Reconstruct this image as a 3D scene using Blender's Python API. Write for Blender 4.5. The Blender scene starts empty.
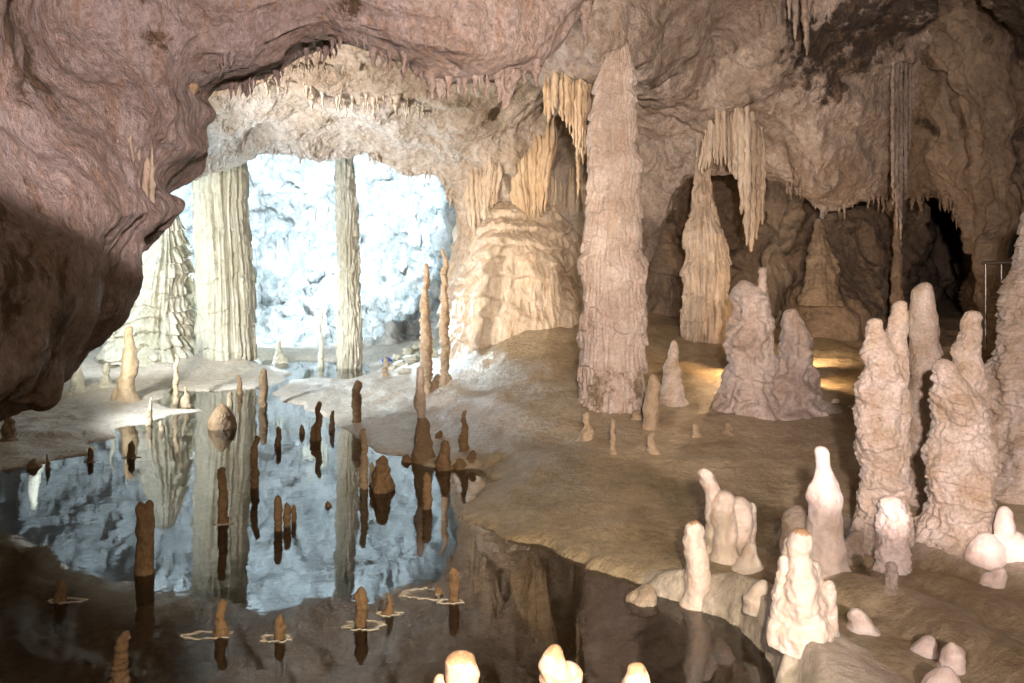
import bpy, math, random
import numpy as np
from mathutils import Vector
from mathutils.bvhtree import BVHTree

# ------------------------------------------------------------------ camera
F, HZ, EYE = 870.0, 250.0, 2.5          # focal length in px, horizon row, eye height (m)
sc = bpy.context.scene
C = sc.collection
cam_d = bpy.data.cameras.new("camera")
cam_d.sensor_width = 36.0
cam_d.lens = F / 1024 * 36.0
cam_d.shift_y = -(341.5 - HZ) / 1024
cam_d.clip_end = 200
cam_d.clip_start = 0.05
cam = bpy.data.objects.new("camera", cam_d)
cam.location = (0, 0, EYE)
cam.rotation_euler = (math.radians(90), 0, 0)
C.objects.link(cam)
sc.camera = cam
# ------------------------------------------------------------------ world: only the faint stray light of the cave
w = bpy.data.worlds.new("World"); sc.world = w
w.use_nodes = True
w.node_tree.nodes["Background"].inputs[0].default_value = (1.0, 0.74, 0.46, 1)
w.node_tree.nodes["Background"].inputs[1].default_value = 0.085
sc.view_settings.view_transform = 'Standard'
sc.view_settings.look = 'None'
sc.view_settings.exposure = 0.3
sc.cycles.use_denoising = True
sc.cycles.max_bounces = 6
sc.cycles.diffuse_bounces = 4
sc.cycles.glossy_bounces = 3
sc.cycles.transmission_bounces = 4
sc.cycles.transparent_max_bounces = 8
sc.cycles.caustics_reflective = False
sc.cycles.caustics_refractive = False
sc.cycles.sample_clamp_indirect = 6

def lamp(name, kind, loc, aim, power, col, radius=0.15, size=None, blend=0.1):
    d = bpy.data.lights.new(name, kind)
    d.energy = power; d.color = col
    d.shadow_soft_size = radius
    if kind == 'SPOT':
        d.spot_size = math.radians(size); d.spot_blend = blend
    o = bpy.data.objects.new(name, d); C.objects.link(o)
    o.location = loc
    if aim is not None:
        o.rotation_euler = (Vector(aim) - Vector(loc)).to_track_quat('-Z', 'Y').to_euler()
    return o
# show-cave floodlights behind rock or the visitor, plus added fill lamps
COLD = (0.70, 0.88, 1.0)
lamp('cold_floodlight_back', 'SPOT', (-0.1, 19.6, 1.3), (-4.6, 24.5, 4.2), 2000, COLD, 0.25, 150, 0.5)
lamp('cold_floodlight_vault', 'SPOT', (-5.2, 20.2, 5.3), (-6.4, 25.0, 4.2), 5600, COLD, 0.3, 140, 0.5)
lamp('cold_floodlight_left', 'SPOT', (-8.2, 15.6, 2.4), (-8.0, 20.0, 2.0), 520, (0.80, 0.92, 1.0), 0.12, 150, 0.6)
lamp('cold_floodlight_column', 'SPOT', (-6.6, 20.6, 1.0), (-4.5, 15.0, 4.0), 1500, COLD, 0.15, 140, 0.5)
lamp('cold_floodlight_pillar', 'SPOT', (-3.52, 19.0, 1.0), (-4.0, 14.5, 3.4), 1300, COLD, 0.12, 90, 0.8)
lamp('cold_fill_rim', 'SPOT', (-5.9, 10.4, 1.6), (-3.6, 15.6, 4.4), 2300, (0.62, 0.82, 1.0), 0.2, 40, 0.9)  # added fill, unseen, for the blue-white vault rim
lamp('cold_fill_shore', 'SPOT', (-3.52, 19.0, 1.9), (-2.2, 13.0, 0.0), 2000, COLD, 0.12, 80, 0.8)  # unseen lamp added to whiten the floor along the shore
lamp('cold_fill_mound', 'SPOT', (-5.9, 10.4, 1.9), (-3.7, 14.4, 0.1), 2300, (0.86, 0.95, 1.0), 0.2, 70, 0.9)  # added unseen lamp, brightens the mound and left bank
lamp('cold_floodlight_side', 'SPOT', (-0.1, 19.8, 1.6), (-6.5, 19.5, 3.0), 11000, COLD, 0.2, 40, 0.6)
lamp('peach_fill_vault', 'SPOT', (-5.9, 10.5, 1.3), (-0.6, 14.5, 4.9), 2900, (1.0, 0.84, 0.72), 0.2, 75, 0.7)  # unseen warm fill, added to brighten the vault
lamp('pale_fill_left', 'SPOT', (-6.0, 10.4, 1.8), (-6.0, 18.0, 1.6), 2300, (1.0, 0.98, 0.88), 0.2, 58, 0.8)  # fill added out of sight behind the overhang, for columns and mound
lamp('rose_floodlight', 'SPOT', (0.3, -0.6, 3.2), (0.3 + .328, -0.6 + .258, 3.2 + .909), 3700, (1.0, 0.81, 0.77), 0.10, 179.4, 0.02)
lamp('rose_low_floodlight', 'SPOT', (1.9, 0.3, 2.0), (1.9, 4.9, 0.0), 650, (1.0, 0.79, 0.74), 0.06, 58, 0.5)
lamp('tip_floodlight', 'SPOT', (0.1, 2.2, 1.6), (0.1, 3.5, 0.8), 120, (1.0, 0.84, 0.84), 0.05, 90, 0.4)
lamp('pool_fill', 'SPOT', (0.5, 0.3, 2.7), (-0.1, 5.3, 0.0), 1700, (1.0, 0.83, 0.58), 0.1, 52, 0.9)  # unseen fill added so the pool bed shows
lamp('amber_floodlight_centre', 'SPOT', (-1.2, -1.0, 3.7), (0.25, 15.0, 2.5), 4800, (1.0, 0.83, 0.64), 0.15, 17, 0.9)
lamp('amber_floodlight_right', 'SPOT', (3.35, 12.9, 0.95), (1.9, 12.7, 0.6), 60, (1.0, 0.62, 0.32), 0.08, 150, 0.5)
lamp('amber_floodlight_stones', 'SPOT', (4.3, 12.4, 0.9), (5.4, 12.3, 0.3), 30, (1.0, 0.62, 0.32), 0.08, 120, 0.5)
lamp('amber_fill_recess', 'SPOT', (4.6, 13.3, 0.9), (5.6, 16.6, 2.4), 170, (1.0, 0.66, 0.38), 0.1, 140, 0.7)  # added lamp, out of sight, puts a glow on the recess wall
lamp('amber_floodlight_wall', 'SPOT', (1.2, -1.6, 3.8), (1.8, 15.0, 4.5), 4300, (1.0, 0.80, 0.60), 0.2, 42, 0.9)
lamp('warm_fill', 'POINT', (1.0, -2.0, 3.4), None, 260, (1.0, 0.78, 0.54), 0.4)  # soft warm fill added behind the visitor

# ------------------------------------------------------------------ numeric helpers
def P(px, py, D):
    return np.array([(px - 512) / F * D, D, EYE - (py - HZ) / F * D])

def _hash(ix, iy, iz, seed):
    h = (ix.astype(np.int64) * 374761393 + iy.astype(np.int64) * 668265263 + iz.astype(np.int64) * 2147483647 * 3 + seed * 1274126177) & 0xFFFFFFFF
    h = ((h ^ (h >> 13)) * 1274126177) & 0xFFFFFFFF
    h = ((h ^ (h >> 16)) * 2246822519) & 0xFFFFFFFF
    return h ^ (h >> 15)
_G = np.array([(1,1,0),(-1,1,0),(1,-1,0),(-1,-1,0),(1,0,1),(-1,0,1),(1,0,-1),(-1,0,-1),(0,1,1),(0,-1,1),(0,1,-1),(0,-1,-1),(1,1,0),(-1,1,0),(0,-1,1),(0,-1,-1)], float)
def noise(p, seed=0):
    i = np.floor(p).astype(np.int64); f = p - i
    u = f * f * f * (f * (f * 6 - 15) + 10)
    out = np.zeros(len(p))
    for a in (0, 1):
        wx = u[:, 0] if a else 1 - u[:, 0]
        for b in (0, 1):
            wy = u[:, 1] if b else 1 - u[:, 1]
            for c in (0, 1):
                wz = u[:, 2] if c else 1 - u[:, 2]
                g = _G[_hash(i[:, 0] + a, i[:, 1] + b, i[:, 2] + c, seed) & 15]
                out += wx * wy * wz * (g[:, 0] * (f[:, 0] - a) + g[:, 1] * (f[:, 1] - b) + g[:, 2] * (f[:, 2] - c))
    return out
def fbm(p, oct=4, seed=0, gain=0.5):
    s = 0; a = 1.0; t = 0
    for k in range(oct):
        s = s + a * noise(p * (2.03 ** k) + k * 17.3, seed + k); a *= gain
    return s
def ridged(p, oct=3, seed=0):
    s = 0; a = 1.0
    for k in range(oct):
        s = s + a * (1 - np.abs(noise(p * (2.03 ** k) + k * 11.7, seed + k)) * 2.6); a *= 0.5
    return s - 0.9
def worley(p, seed=0):
    i = np.floor(p).astype(np.int64); best = np.full(len(p), 9.0)
    for a in (-1, 0, 1):
        for b in (-1, 0, 1):
            for c in (-1, 0, 1):
                j = i + (a, b, c); h = _hash(j[:, 0], j[:, 1], j[:, 2], seed)
                q = j + np.stack([(h & 1023) / 1023., ((h >> 10) & 1023) / 1023., ((h >> 20) & 1023) / 1023.], 1)
                best = np.minimum(best, ((p - q) ** 2).sum(1))
    return np.sqrt(best)
def sstep(a, b, x):
    t = np.clip((x - a) / (b - a), 0, 1); return t * t * (3 - 2 * t)
def crom(pts, n):
    """Catmull-Rom resample of a (k,m) array along axis 0 to n samples"""
    pts = np.asarray(pts, float); k = len(pts)
    t = np.linspace(0, k - 1, n); i = np.minimum(t.astype(int), k - 2); f = (t - i)
    f = f.reshape((-1,) + (1,) * (pts.ndim - 1))
    p1 = pts[i]; p2 = pts[i + 1]
    p0 = np.where((i > 0).reshape(f.shape), pts[np.maximum(i - 1, 0)], 2 * p1 - p2)
    p3 = np.where((i < k - 2).reshape(f.shape), pts[np.minimum(i + 2, k - 1)], 2 * p2 - p1)
    return 0.5 * (2 * p1 + (p2 - p0) * f + (2 * p0 - 5 * p1 + 4 * p2 - p3) * f ** 2 + (-p0 + 3 * p1 - 3 * p2 + p3) * f ** 3)

def mesh_np(name, co, faces, smooth=True, stain_shade=None, pale=None):
    me = bpy.data.meshes.new(name)
    co = np.asarray(co, np.float32); faces = np.asarray(faces, np.int32)
    n = faces.shape[1]
    me.vertices.add(len(co)); me.vertices.foreach_set('co', co.ravel())
    me.loops.add(faces.size); me.loops.foreach_set('vertex_index', faces.ravel())
    me.polygons.add(len(faces))
    me.polygons.foreach_set('loop_start', np.arange(0, faces.size, n, dtype=np.int32))
    me.polygons.foreach_set('loop_total', np.full(len(faces), n, np.int32))
    if smooth: me.polygons.foreach_set('use_smooth', np.ones(len(faces), bool))
    if stain_shade is not None:
        a = me.attributes.new('stain_shade', 'FLOAT', 'POINT'); a.data.foreach_set('value', stain_shade.astype(np.float32))
    if pale is not None:
        a = me.attributes.new('pale', 'FLOAT', 'POINT'); a.data.foreach_set('value', pale.astype(np.float32))
    me.update(calc_edges=True)
    return me
def link(name, me, mat, parent=None, loc=(0, 0, 0)):
    o = bpy.data.objects.new(name, me); C.objects.link(o)
    if mat is not None: me.materials.clear(); me.materials.append(mat)
    o.location = loc
    if parent is not None: o.parent = parent
    return o
def tag(o, label, cat, group=None):
    o['label'] = label; o['category'] = cat
    if group: o['group'] = group
    return o
def structure(o):
    o['kind'] = 'structure'; return o
def grid_faces(ns, nt, wrap=False):
    i = np.arange(ns if wrap else ns - 1); j = np.arange(nt - 1)
    I, J = np.meshgrid(i, j, indexing='ij'); I2 = (I + 1) % ns
    return np.stack([I * nt + J, I2 * nt + J, I2 * nt + J + 1, I * nt + J + 1], -1).reshape(-1, 4)

# ------------------------------------------------------------------ materials
def N(nt, typ, **kw):
    n = nt.nodes.new(typ)
    for k, v in kw.items():
        if k in n.inputs.keys(): n.inputs[k].default_value = v
        else: setattr(n, k, v)
    return n
def rock(name, c1, c2, cd=None, sc=1.0, stretch=1.0, rough=0.55, bump=0.03, fine=9.0, dark=0.62, soft=0.08, sss=0.0, streak=0.0, crack=0.0, coord='Position', spots=0.0, speck=0.35, pale=None):
    m = bpy.data.materials.new(name); m.use_nodes = True
    nt = m.node_tree; L = nt.links; b = nt.nodes['Principled BSDF']
    if coord == 'Position':
        g = N(nt, 'ShaderNodeNewGeometry'); src = g.outputs['Position']
    else:
        g = N(nt, 'ShaderNodeTexCoord'); src = g.outputs['Object']
    mp = N(nt, 'ShaderNodeMapping'); mp.inputs['Scale'].default_value = (1, 1, 1 / stretch)
    L.new(src, mp.inputs[0])
    n1 = N(nt, 'ShaderNodeTexNoise', Scale=1.3 * sc, Detail=8.0, Roughness=0.64, Distortion=0.08); L.new(mp.outputs[0], n1.inputs['Vector'])
    r1 = N(nt, 'ShaderNodeMapRange'); r1.inputs[1].default_value = 0.36; r1.inputs[2].default_value = 0.64
    L.new(n1.outputs['Fac'], r1.inputs[0])
    mx = N(nt, 'ShaderNodeMix', data_type='RGBA'); mx.inputs[6].default_value = (*c1, 1); mx.inputs[7].default_value = (*c2, 1)
    L.new(r1.outputs[0], mx.inputs[0]); col = mx.outputs[2]
    def mixin(fac, c, col):
        x = N(nt, 'ShaderNodeMix', data_type='RGBA'); L.new(fac, x.inputs[0]); L.new(col, x.inputs[6]); x.inputs[7].default_value = (*c, 1); return x.outputs[2]
    cd = cd or tuple(v * 0.3 for v in c1)
    n2 = N(nt, 'ShaderNodeTexNoise', Scale=2.6 * sc, Detail=9.0, Roughness=0.72, Distortion=0.15); L.new(mp.outputs[0], n2.inputs['Vector'])
    # stains and painted foot shade: where the attribute is high the threshold drops
    at = N(nt, 'ShaderNodeAttribute', attribute_name='stain_shade')
    ad = N(nt, 'ShaderNodeMath', operation='MULTIPLY_ADD'); L.new(at.outputs['Fac'], ad.inputs[0]); ad.inputs[1].default_value = 0.30; L.new(n2.outputs['Fac'], ad.inputs[2])
    r2 = N(nt, 'ShaderNodeMapRange'); r2.inputs[1].default_value = dark; r2.inputs[2].default_value = dark + soft; L.new(ad.outputs[0], r2.inputs[0])
    col = mixin(r2.outputs[0], cd, col)
    if streak:
        ms = N(nt, 'ShaderNodeMapping'); ms.inputs['Scale'].default_value = (5 * sc, 5 * sc, 0.35 * sc); L.new(src, ms.inputs[0])
        n3 = N(nt, 'ShaderNodeTexNoise', Scale=1.6, Detail=5.0, Roughness=0.6); L.new(ms.outputs[0], n3.inputs['Vector'])
        r3 = N(nt, 'ShaderNodeMapRange'); r3.inputs[1].default_value = 0.5; r3.inputs[2].default_value = 0.72; r3.inputs[4].default_value = streak
        L.new(n3.outputs['Fac'], r3.inputs[0])
        col = mixin(r3.outputs[0], (c1[0] * 0.78, c1[1] * 0.55, c1[2] * 0.33), col)
    if spots:
        n5 = N(nt, 'ShaderNodeTexNoise', Scale=11.0 * sc, Detail=6.0, Roughness=0.75); L.new(mp.outputs[0], n5.inputs['Vector'])
        r5 = N(nt, 'ShaderNodeMapRange'); r5.inputs[1].default_value = 0.60; r5.inputs[2].default_value = 0.68; r5.inputs[4].default_value = spots
        L.new(n5.outputs['Fac'], r5.inputs[0]); col = mixin(r5.outputs[0], cd, col)
    if pale:
        ap = N(nt, 'ShaderNodeAttribute', attribute_name='pale'); am = N(nt, 'ShaderNodeMath', operation='MULTIPLY_ADD'); L.new(n2.outputs['Fac'], am.inputs[0]); am.inputs[1].default_value = 1.6; am.inputs[2].default_value = -1.3
        an = N(nt, 'ShaderNodeMath', operation='ADD'); L.new(am.outputs[0], an.inputs[0]); aq = N(nt, 'ShaderNodeMath', operation='MULTIPLY'); L.new(ap.outputs['Fac'], aq.inputs[0]); aq.inputs[1].default_value = 1.4; L.new(aq.outputs[0], an.inputs[1]); an.use_clamp = True
        col = mixin(an.outputs[0], pale, col)
    # fine mottling of the crystal crust
    n6 = N(nt, 'ShaderNodeTexNoise', Scale=fine * 1.6, Detail=10.0, Roughness=0.75); L.new(mp.outputs[0], n6.inputs['Vector'])
    r6 = N(nt, 'ShaderNodeMapRange'); r6.inputs[1].default_value = 0.34; r6.inputs[2].default_value = 0.66; r6.inputs[3].default_value = 1 - speck; r6.inputs[4].default_value = 1 + speck * 0.45; L.new(n6.outputs['Fac'], r6.inputs[0])
    vm = N(nt, 'ShaderNodeVectorMath', operation='SCALE'); L.new(col, vm.inputs[0]); L.new(r6.outputs[0], vm.inputs['Scale']); col = vm.outputs[0]
    L.new(col, b.inputs['Base Color'])
    b.inputs['Roughness'].default_value = rough
    b.inputs['Specular IOR Level'].default_value = 0.45
    rr = N(nt, 'ShaderNodeMapRange'); rr.inputs[3].default_value = max(rough - 0.18, 0.12); rr.inputs[4].default_value = min(rough + 0.2, 1); L.new(n1.outputs['Fac'], rr.inputs[0]); L.new(rr.outputs[0], b.inputs['Roughness'])
    n4 = N(nt, 'ShaderNodeTexNoise', Scale=fine, Detail=9.0, Roughness=0.68); L.new(mp.outputs[0], n4.inputs['Vector'])
    h = n4.outputs['Fac']
    ah = N(nt, 'ShaderNodeMath', operation='MULTIPLY_ADD'); L.new(n6.outputs['Fac'], ah.inputs[0]); ah.inputs[1].default_value = 0.6; L.new(h, ah.inputs[2]); h = ah.outputs[0]
    if crack:
        v = N(nt, 'ShaderNodeTexVoronoi', Scale=fine * 0.35); v.feature = 'DISTANCE_TO_EDGE'
        wv = N(nt, 'ShaderNodeMix', data_type='VECTOR'); wv.inputs[0].default_value = 0.25; L.new(mp.outputs[0], wv.inputs[4]); L.new(n2.outputs['Color'], wv.inputs[5]); L.new(wv.outputs[1], v.inputs['Vector'])
        rc = N(nt, 'ShaderNodeMapRange'); rc.inputs[2].default_value = 0.12; rc.inputs[4].default_value = crack; L.new(v.outputs['Distance'], rc.inputs[0])
        aa = N(nt, 'ShaderNodeMath', operation='ADD'); L.new(rc.outputs[0], aa.inputs[0]); L.new(h, aa.inputs[1]); h = aa.outputs[0]
    bp = N(nt, 'ShaderNodeBump', Strength=0.9, Distance=bump * 2.2); L.new(h, bp.inputs['Height']); L.new(bp.outputs[0], b.inputs['Normal'])
    if sss:
        b.subsurface_method = 'RANDOM_WALK'
        b.inputs['Subsurface Weight'].default_value = sss
        b.inputs['Subsurface Radius'].default_value = (1.0, 0.55, 0.35)
        b.inputs['Subsurface Scale'].default_value = 0.05
    return m
M = dict(
    near=rock('rose_limestone', (0.52, 0.435, 0.415), (0.37, 0.28, 0.235), (0.13, 0.085, 0.05), 1.3, 1.3, 0.6, 0.05, 13, 0.62, streak=0.75, spots=0.75, speck=.5),
    vault=rock('vault_limestone', (0.58, 0.52, 0.45), (0.42, 0.34, 0.25), (0.25, 0.17, 0.10), 1.2, 1.0, 0.6, 0.07, 7, 0.66, streak=0.4, spots=0.4),
    right=rock('brown_limestone', (0.50, 0.42, 0.36), (0.31, 0.24, 0.185), (0.055, 0.04, 0.03), 1.1, 1.2, 0.6, 0.07, 8, 0.62, streak=0.45, spots=0.6, speck=.45),
    back=rock('white_limestone', (0.70, 0.72, 0.72), (0.46, 0.49, 0.49), (0.22, 0.25, 0.245), 1.1, 1.6, 0.5, 0.16, 3.2, 0.60, soft=.22, crack=0.3, spots=0.4, speck=.3, streak=.25),
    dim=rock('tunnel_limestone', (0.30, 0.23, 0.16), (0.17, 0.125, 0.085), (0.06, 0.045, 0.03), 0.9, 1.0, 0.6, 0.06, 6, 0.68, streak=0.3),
    rib=rock('cream_rib', (0.50, 0.42, 0.33), (0.38, 0.30, 0.22), (0.26, 0.18, 0.1), 1.8, 5.0, 0.5, 0.02, 14, 0.72, streak=0.4),
    flow=rock('flowstone', (0.58, 0.50, 0.39), (0.48, 0.38, 0.27), (0.24, 0.17, 0.08), 1.3, 2.0, 0.5, 0.03, 10, 0.70, streak=0.5),
    drape=rock('amber_drapery', (0.56, 0.45, 0.31), (0.45, 0.33, 0.20), (0.34, 0.2, 0.09), 1.8, 5.0, 0.45, 0.02, 14, 0.75, streak=0.7),
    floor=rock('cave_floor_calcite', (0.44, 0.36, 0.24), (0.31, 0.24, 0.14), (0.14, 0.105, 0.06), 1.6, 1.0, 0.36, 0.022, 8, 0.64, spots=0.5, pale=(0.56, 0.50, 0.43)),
    col=rock('column_calcite', (0.58, 0.50, 0.44), (0.42, 0.33, 0.27), (0.22, 0.165, 0.10), 1.6, 1.0, 0.5, 0.02, 16, 0.68, streak=0.4),
    pale=rock('pale_column_calcite', (0.63, 0.62, 0.53), (0.50, 0.48, 0.37), (0.3, 0.27, 0.16), 1.6, 3.0, 0.5, 0.025, 12, 0.72, streak=0.3),
    brown=rock('brown_stalagmite', (0.25, 0.155, 0.075), (0.16, 0.095, 0.045), (0.08, 0.05, 0.025), 5, 1.5, 0.45, 0.012, 30, 0.66),
    tan=rock('tan_stalagmite', (0.40, 0.31, 0.20), (0.28, 0.20, 0.12), (0.14, 0.10, 0.06), 4, 1.5, 0.5, 0.012, 26, 0.66),
    white=rock('alabaster_stalagmite', (0.80, 0.72, 0.67), (0.72, 0.60, 0.53), (0.50, 0.33, 0.2), 3, 1.3, 0.28, 0.004, 30, 0.72, sss=0.6, speck=.12, streak=.2),
    crust=rock('crusted_stalagmite', (0.68, 0.59, 0.51), (0.45, 0.34, 0.23), (0.25, 0.17, 0.10), 3, 1.0, 0.5, 0.018, 34, 0.70, sss=0.15),
    rim=rock('shelf_calcite', (0.62, 0.58, 0.50), (0.50, 0.44, 0.34), None, 4, 1.0, 0.4, 0.01, 30, 0.75),
)
# ------------------------------------------------------------------ the cave floor
POOL = [(820,900),(785,700),(760,655),(735,630),(700,604),(668,598),(640,585),(600,572),(555,553),(500,535),(460,522),(455,512),(478,497),(495,482),(472,470),(440,468),(412,461),
        (375,452),(352,432),(325,416),(290,404),(272,394),(288,381),(318,378),(352,380),(372,372),(362,364),(330,361),(290,360),(262,360),(262,366),(296,372),(286,380),(262,388),(215,392),(175,391),(166,388),
        (168,397),(150,402),(172,408),(205,411),(165,416),(150,423),(108,429),(122,437),(84,445),(95,453),(60,459),(30,466),(-20,476),(-200,500),(-300,900)]
poolxy = np.array([[(x - 512) / F * (F * EYE / (y - HZ)), F * EYE / (y - HZ)] for x, y in POOL])
def poly_sd(x, y, poly):
    d = np.full(x.shape, 1e9); inside = np.zeros(x.shape, bool); n = len(poly)
    for k in range(n):
        ax, ay = poly[k]; bx, by = poly[(k + 1) % n]
        ex, ey = bx - ax, by - ay
        t = np.clip(((x - ax) * ex + (y - ay) * ey) / (ex * ex + ey * ey + 1e-9), 0, 1)
        d = np.minimum(d, (x - ax - t * ex) ** 2 + (y - ay - t * ey) ** 2)
        c = ((ay > y) != (by > y)) & (x < (bx - ax) * (y - ay) / (by - ay + 1e-12) + ax)
        inside ^= c
    return np.sqrt(d) * np.where(inside, -1, 1)
def seg_bump(x, y, pts, width, h, pw=0):
    """rounded ridge along a px polyline given on the z=0.1 plane"""
    q = np.array([[(a - 512) / F * (F * (EYE - .1) / (b - HZ)), F * (EYE - .1) / (b - HZ)] for a, b in pts])
    d = np.full(x.shape, 1e9)
    for k in range(len(q) - 1):
        ax, ay = q[k]; ex, ey = q[k + 1] - q[k]
        t = np.clip(((x - ax) * ex + (y - ay) * ey) / (ex * ex + ey * ey), 0, 1)
        d = np.minimum(d, np.hypot(x - ax - t * ex, y - ay - t * ey))
    if pw > .5: return h * np.clip(1 - (d / width) ** 2, 0, 1) ** 1.5
    return h * np.sqrt(np.clip(1 - (d / width) ** 2, 0, 1))
def gb(x, y, cx, cy, s, h, sy=None):
    return h * np.exp(-((x - cx) / s) ** 2 - ((y - cy) / (sy or s)) ** 2)
def floor_z(x, y):
    x = np.asarray(x, float); y = np.asarray(y, float); sh = x.shape; x = x.ravel(); y = y.ravel()
    p = np.stack([x, y, np.zeros_like(x)], 1)
    wx = x + 0.10 * fbm(p * 1.7, 3, 5) + 0.05 * noise(p * 7, 8); wy = y + 0.14 * fbm(p * 1.5 + 9, 3, 6)
    d = poly_sd(wx, wy, poolxy)
    land = np.clip(d, 0, None); wet = np.clip(-d, 0, None)
    right = sstep(-0.8, 1.2, x + 0.12 * (y - 8))
    z = np.where(d > 0, (0.035 + 0.075 * right) * (1 - np.exp(-(land / 0.07) ** 1.0)) + 0.012 * np.minimum(land, 3), -0.03 - 0.22 * (1 - np.exp(-wet / 0.8)))
    m = sstep(0, 0.5, d)
    z += m * right * 0.085 * np.clip(y - 7.2, 0, 11)                       # the right bank climbs to the back
    z += m * gb(x, y, 0.3, 17.0, 2.1, 0.75, 2.4)                              # apron under the flowstone wall
    z += sstep(0, .6, d) * gb(x, y, -6.55, 19.3, 1.25, 0.34, 1.6)           # mound under the great column
    z += sstep(0, .6, d) * sstep(-7.2, -10.5, x + 0.05 * y) * 0.45 * sstep(12, 16, y)
    z += sstep(0, .5, d) * gb(x, y, -2.2, 21.0, 1.2, 0.22, 0.9)             # rubble heap at the back
    # front ridge and tongues
    z += sstep(-0.02, .12, d) * seg_bump(wx, wy, [(672, 600), (715, 610), (762, 650), (800, 690), (850, 760), (900, 860)], 0.62, 0.24, 1)
    z += sstep(0, .1, d) * seg_bump(wx, wy, [(850, 600), (905, 612), (970, 650), (1060, 710), (1150, 800)], 0.34, 0.17, 1)
    z += seg_bump(wx, wy, [(820, 540), (880, 552), (960, 560), (1080, 600), (1200, 640)], 0.42, 0.15)
    z -= sstep(0, .2, d) * seg_bump(wx, wy, [(860, 590), (930, 600), (1030, 640)], 0.22, 0.04)
    # small ledges left of the bank
    z += seg_bump(wx, wy, [(382, 449), (420, 458), (446, 455), (470, 459), (488, 458)], 0.12, 0.05)
    z += seg_bump(wx, wy, [(404, 468), (440, 472), (470, 478)], 0.07, 0.045)
    z += seg_bump(wx, wy, [(225, 425), (190, 424), (150, 421), (90, 424), (60, 432)], 0.22, 0.055)
    z += seg_bump(wx, wy, [(190, 424), (240, 424), (262, 420)], 0.12, 0.045)
    # texture of the calcite sheet
    q = p * (1, 2.2, 1)
    z += m * (0.05 * fbm(p * 0.9, 3, 21) + 0.014 * fbm(p * 2.8, 4, 31) - right * 0.035 * sstep(0.62, 0.95, ridged(q * 1.3 + 0.3 * fbm(p * 2, 2, 3)[:, None], 2, 41)))
    z += sstep(.05, 1.2, d) * sstep(9, 15, y) * 0.05 * fbm(p * 2.6, 4, 61)
    lt = sstep(-3.0, -4.5, x) * sstep(0, 0.3, d)                            # gour terraces on the left bank
    s = 0.5 + 0.5 * np.sin(9 * y + 6 * fbm(p * 0.8, 3, 51)); z += lt * 0.022 * s
    z += np.where(d < 0, 0.05 * fbm(p * 1.6, 4, 71) * sstep(0, -0.6, d), 0)
    return z.reshape(sh)
def ground_at(px, py):
    D = np.linspace(2.5, 26, 1500)
    x = (px - 512) / F * D; zr = EYE - (py - HZ) / F * D
    zf = np.maximum(floor_z(x, D), 0)
    k = np.argmax(zr <= zf)
    return float(x[k]), float(D[k]), float(zf[k])

vs = np.concatenate([np.arange(316, 700, 1.25), np.geomspace(700, 3600, 46)])
us = np.concatenate([np.linspace(-1500, -220, 30)[:-1], np.arange(-220, 1240, 3.0), np.linspace(1240, 2600, 30)])
U, V = np.meshgrid(us, vs, indexing='ij')
Dg = F * EYE / (V - HZ); Xg = (U - 512) / F * Dg
Zg = floor_z(Xg, Dg)
g = np.stack([Xg, Dg, Zg], -1).reshape(-1, 3)
gx, gy = g[:, 0], g[:, 1]
tongue = np.clip(seg_bump(gx, gy, [(672, 600), (715, 610), (762, 650), (800, 690), (850, 760), (900, 860)], 0.62, 1.5) + seg_bump(gx, gy, [(820, 540), (880, 552), (960, 560), (1080, 600)], 0.5, .8), 0, 1)
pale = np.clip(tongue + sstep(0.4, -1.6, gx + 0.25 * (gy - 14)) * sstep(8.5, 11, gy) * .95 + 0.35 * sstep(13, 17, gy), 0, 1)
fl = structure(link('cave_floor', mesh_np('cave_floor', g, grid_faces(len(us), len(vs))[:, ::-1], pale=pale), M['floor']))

# water sheet
wm = bpy.data.materials.new('pool_water'); wm.use_nodes = True
nt = wm.node_tree; nt.nodes.remove(nt.nodes['Principled BSDF'])
L = nt.links; out = nt.nodes['Material Output']
fr = N(nt, 'ShaderNodeFresnel', IOR=1.6); tr = N(nt, 'ShaderNodeBsdfTransparent'); tr.inputs[0].default_value = (0.93, 0.93, 0.82, 1)
gl = N(nt, 'ShaderNodeBsdfGlossy', Roughness=0.015); gl.inputs[0].default_value = (1, 1, 1, 1)
ge = N(nt, 'ShaderNodeNewGeometry'); nz = N(nt, 'ShaderNodeTexNoise', Scale=2.2, Detail=4.0, Roughness=0.55); L.new(ge.outputs['Position'], nz.inputs['Vector'])
bp = N(nt, 'ShaderNodeBump', Strength=0.25, Distance=0.006); L.new(nz.outputs['Fac'], bp.inputs['Height'])
L.new(bp.outputs[0], gl.inputs['Normal']); L.new(bp.outputs[0], fr.inputs['Normal'])
ms = N(nt, 'ShaderNodeMixShader'); L.new(fr.outputs[0], ms.inputs[0]); L.new(tr.outputs[0], ms.inputs[1]); L.new(gl.outputs[0], ms.inputs[2]); L.new(ms.outputs[0], out.inputs['Surface'])
structure(link('pool_water', mesh_np('pool_water', [(-14, -1, 0), (6, -1, 0), (6, 24, 0), (-14, 24, 0)], [[0, 1, 2, 3]], False), wm))

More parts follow.
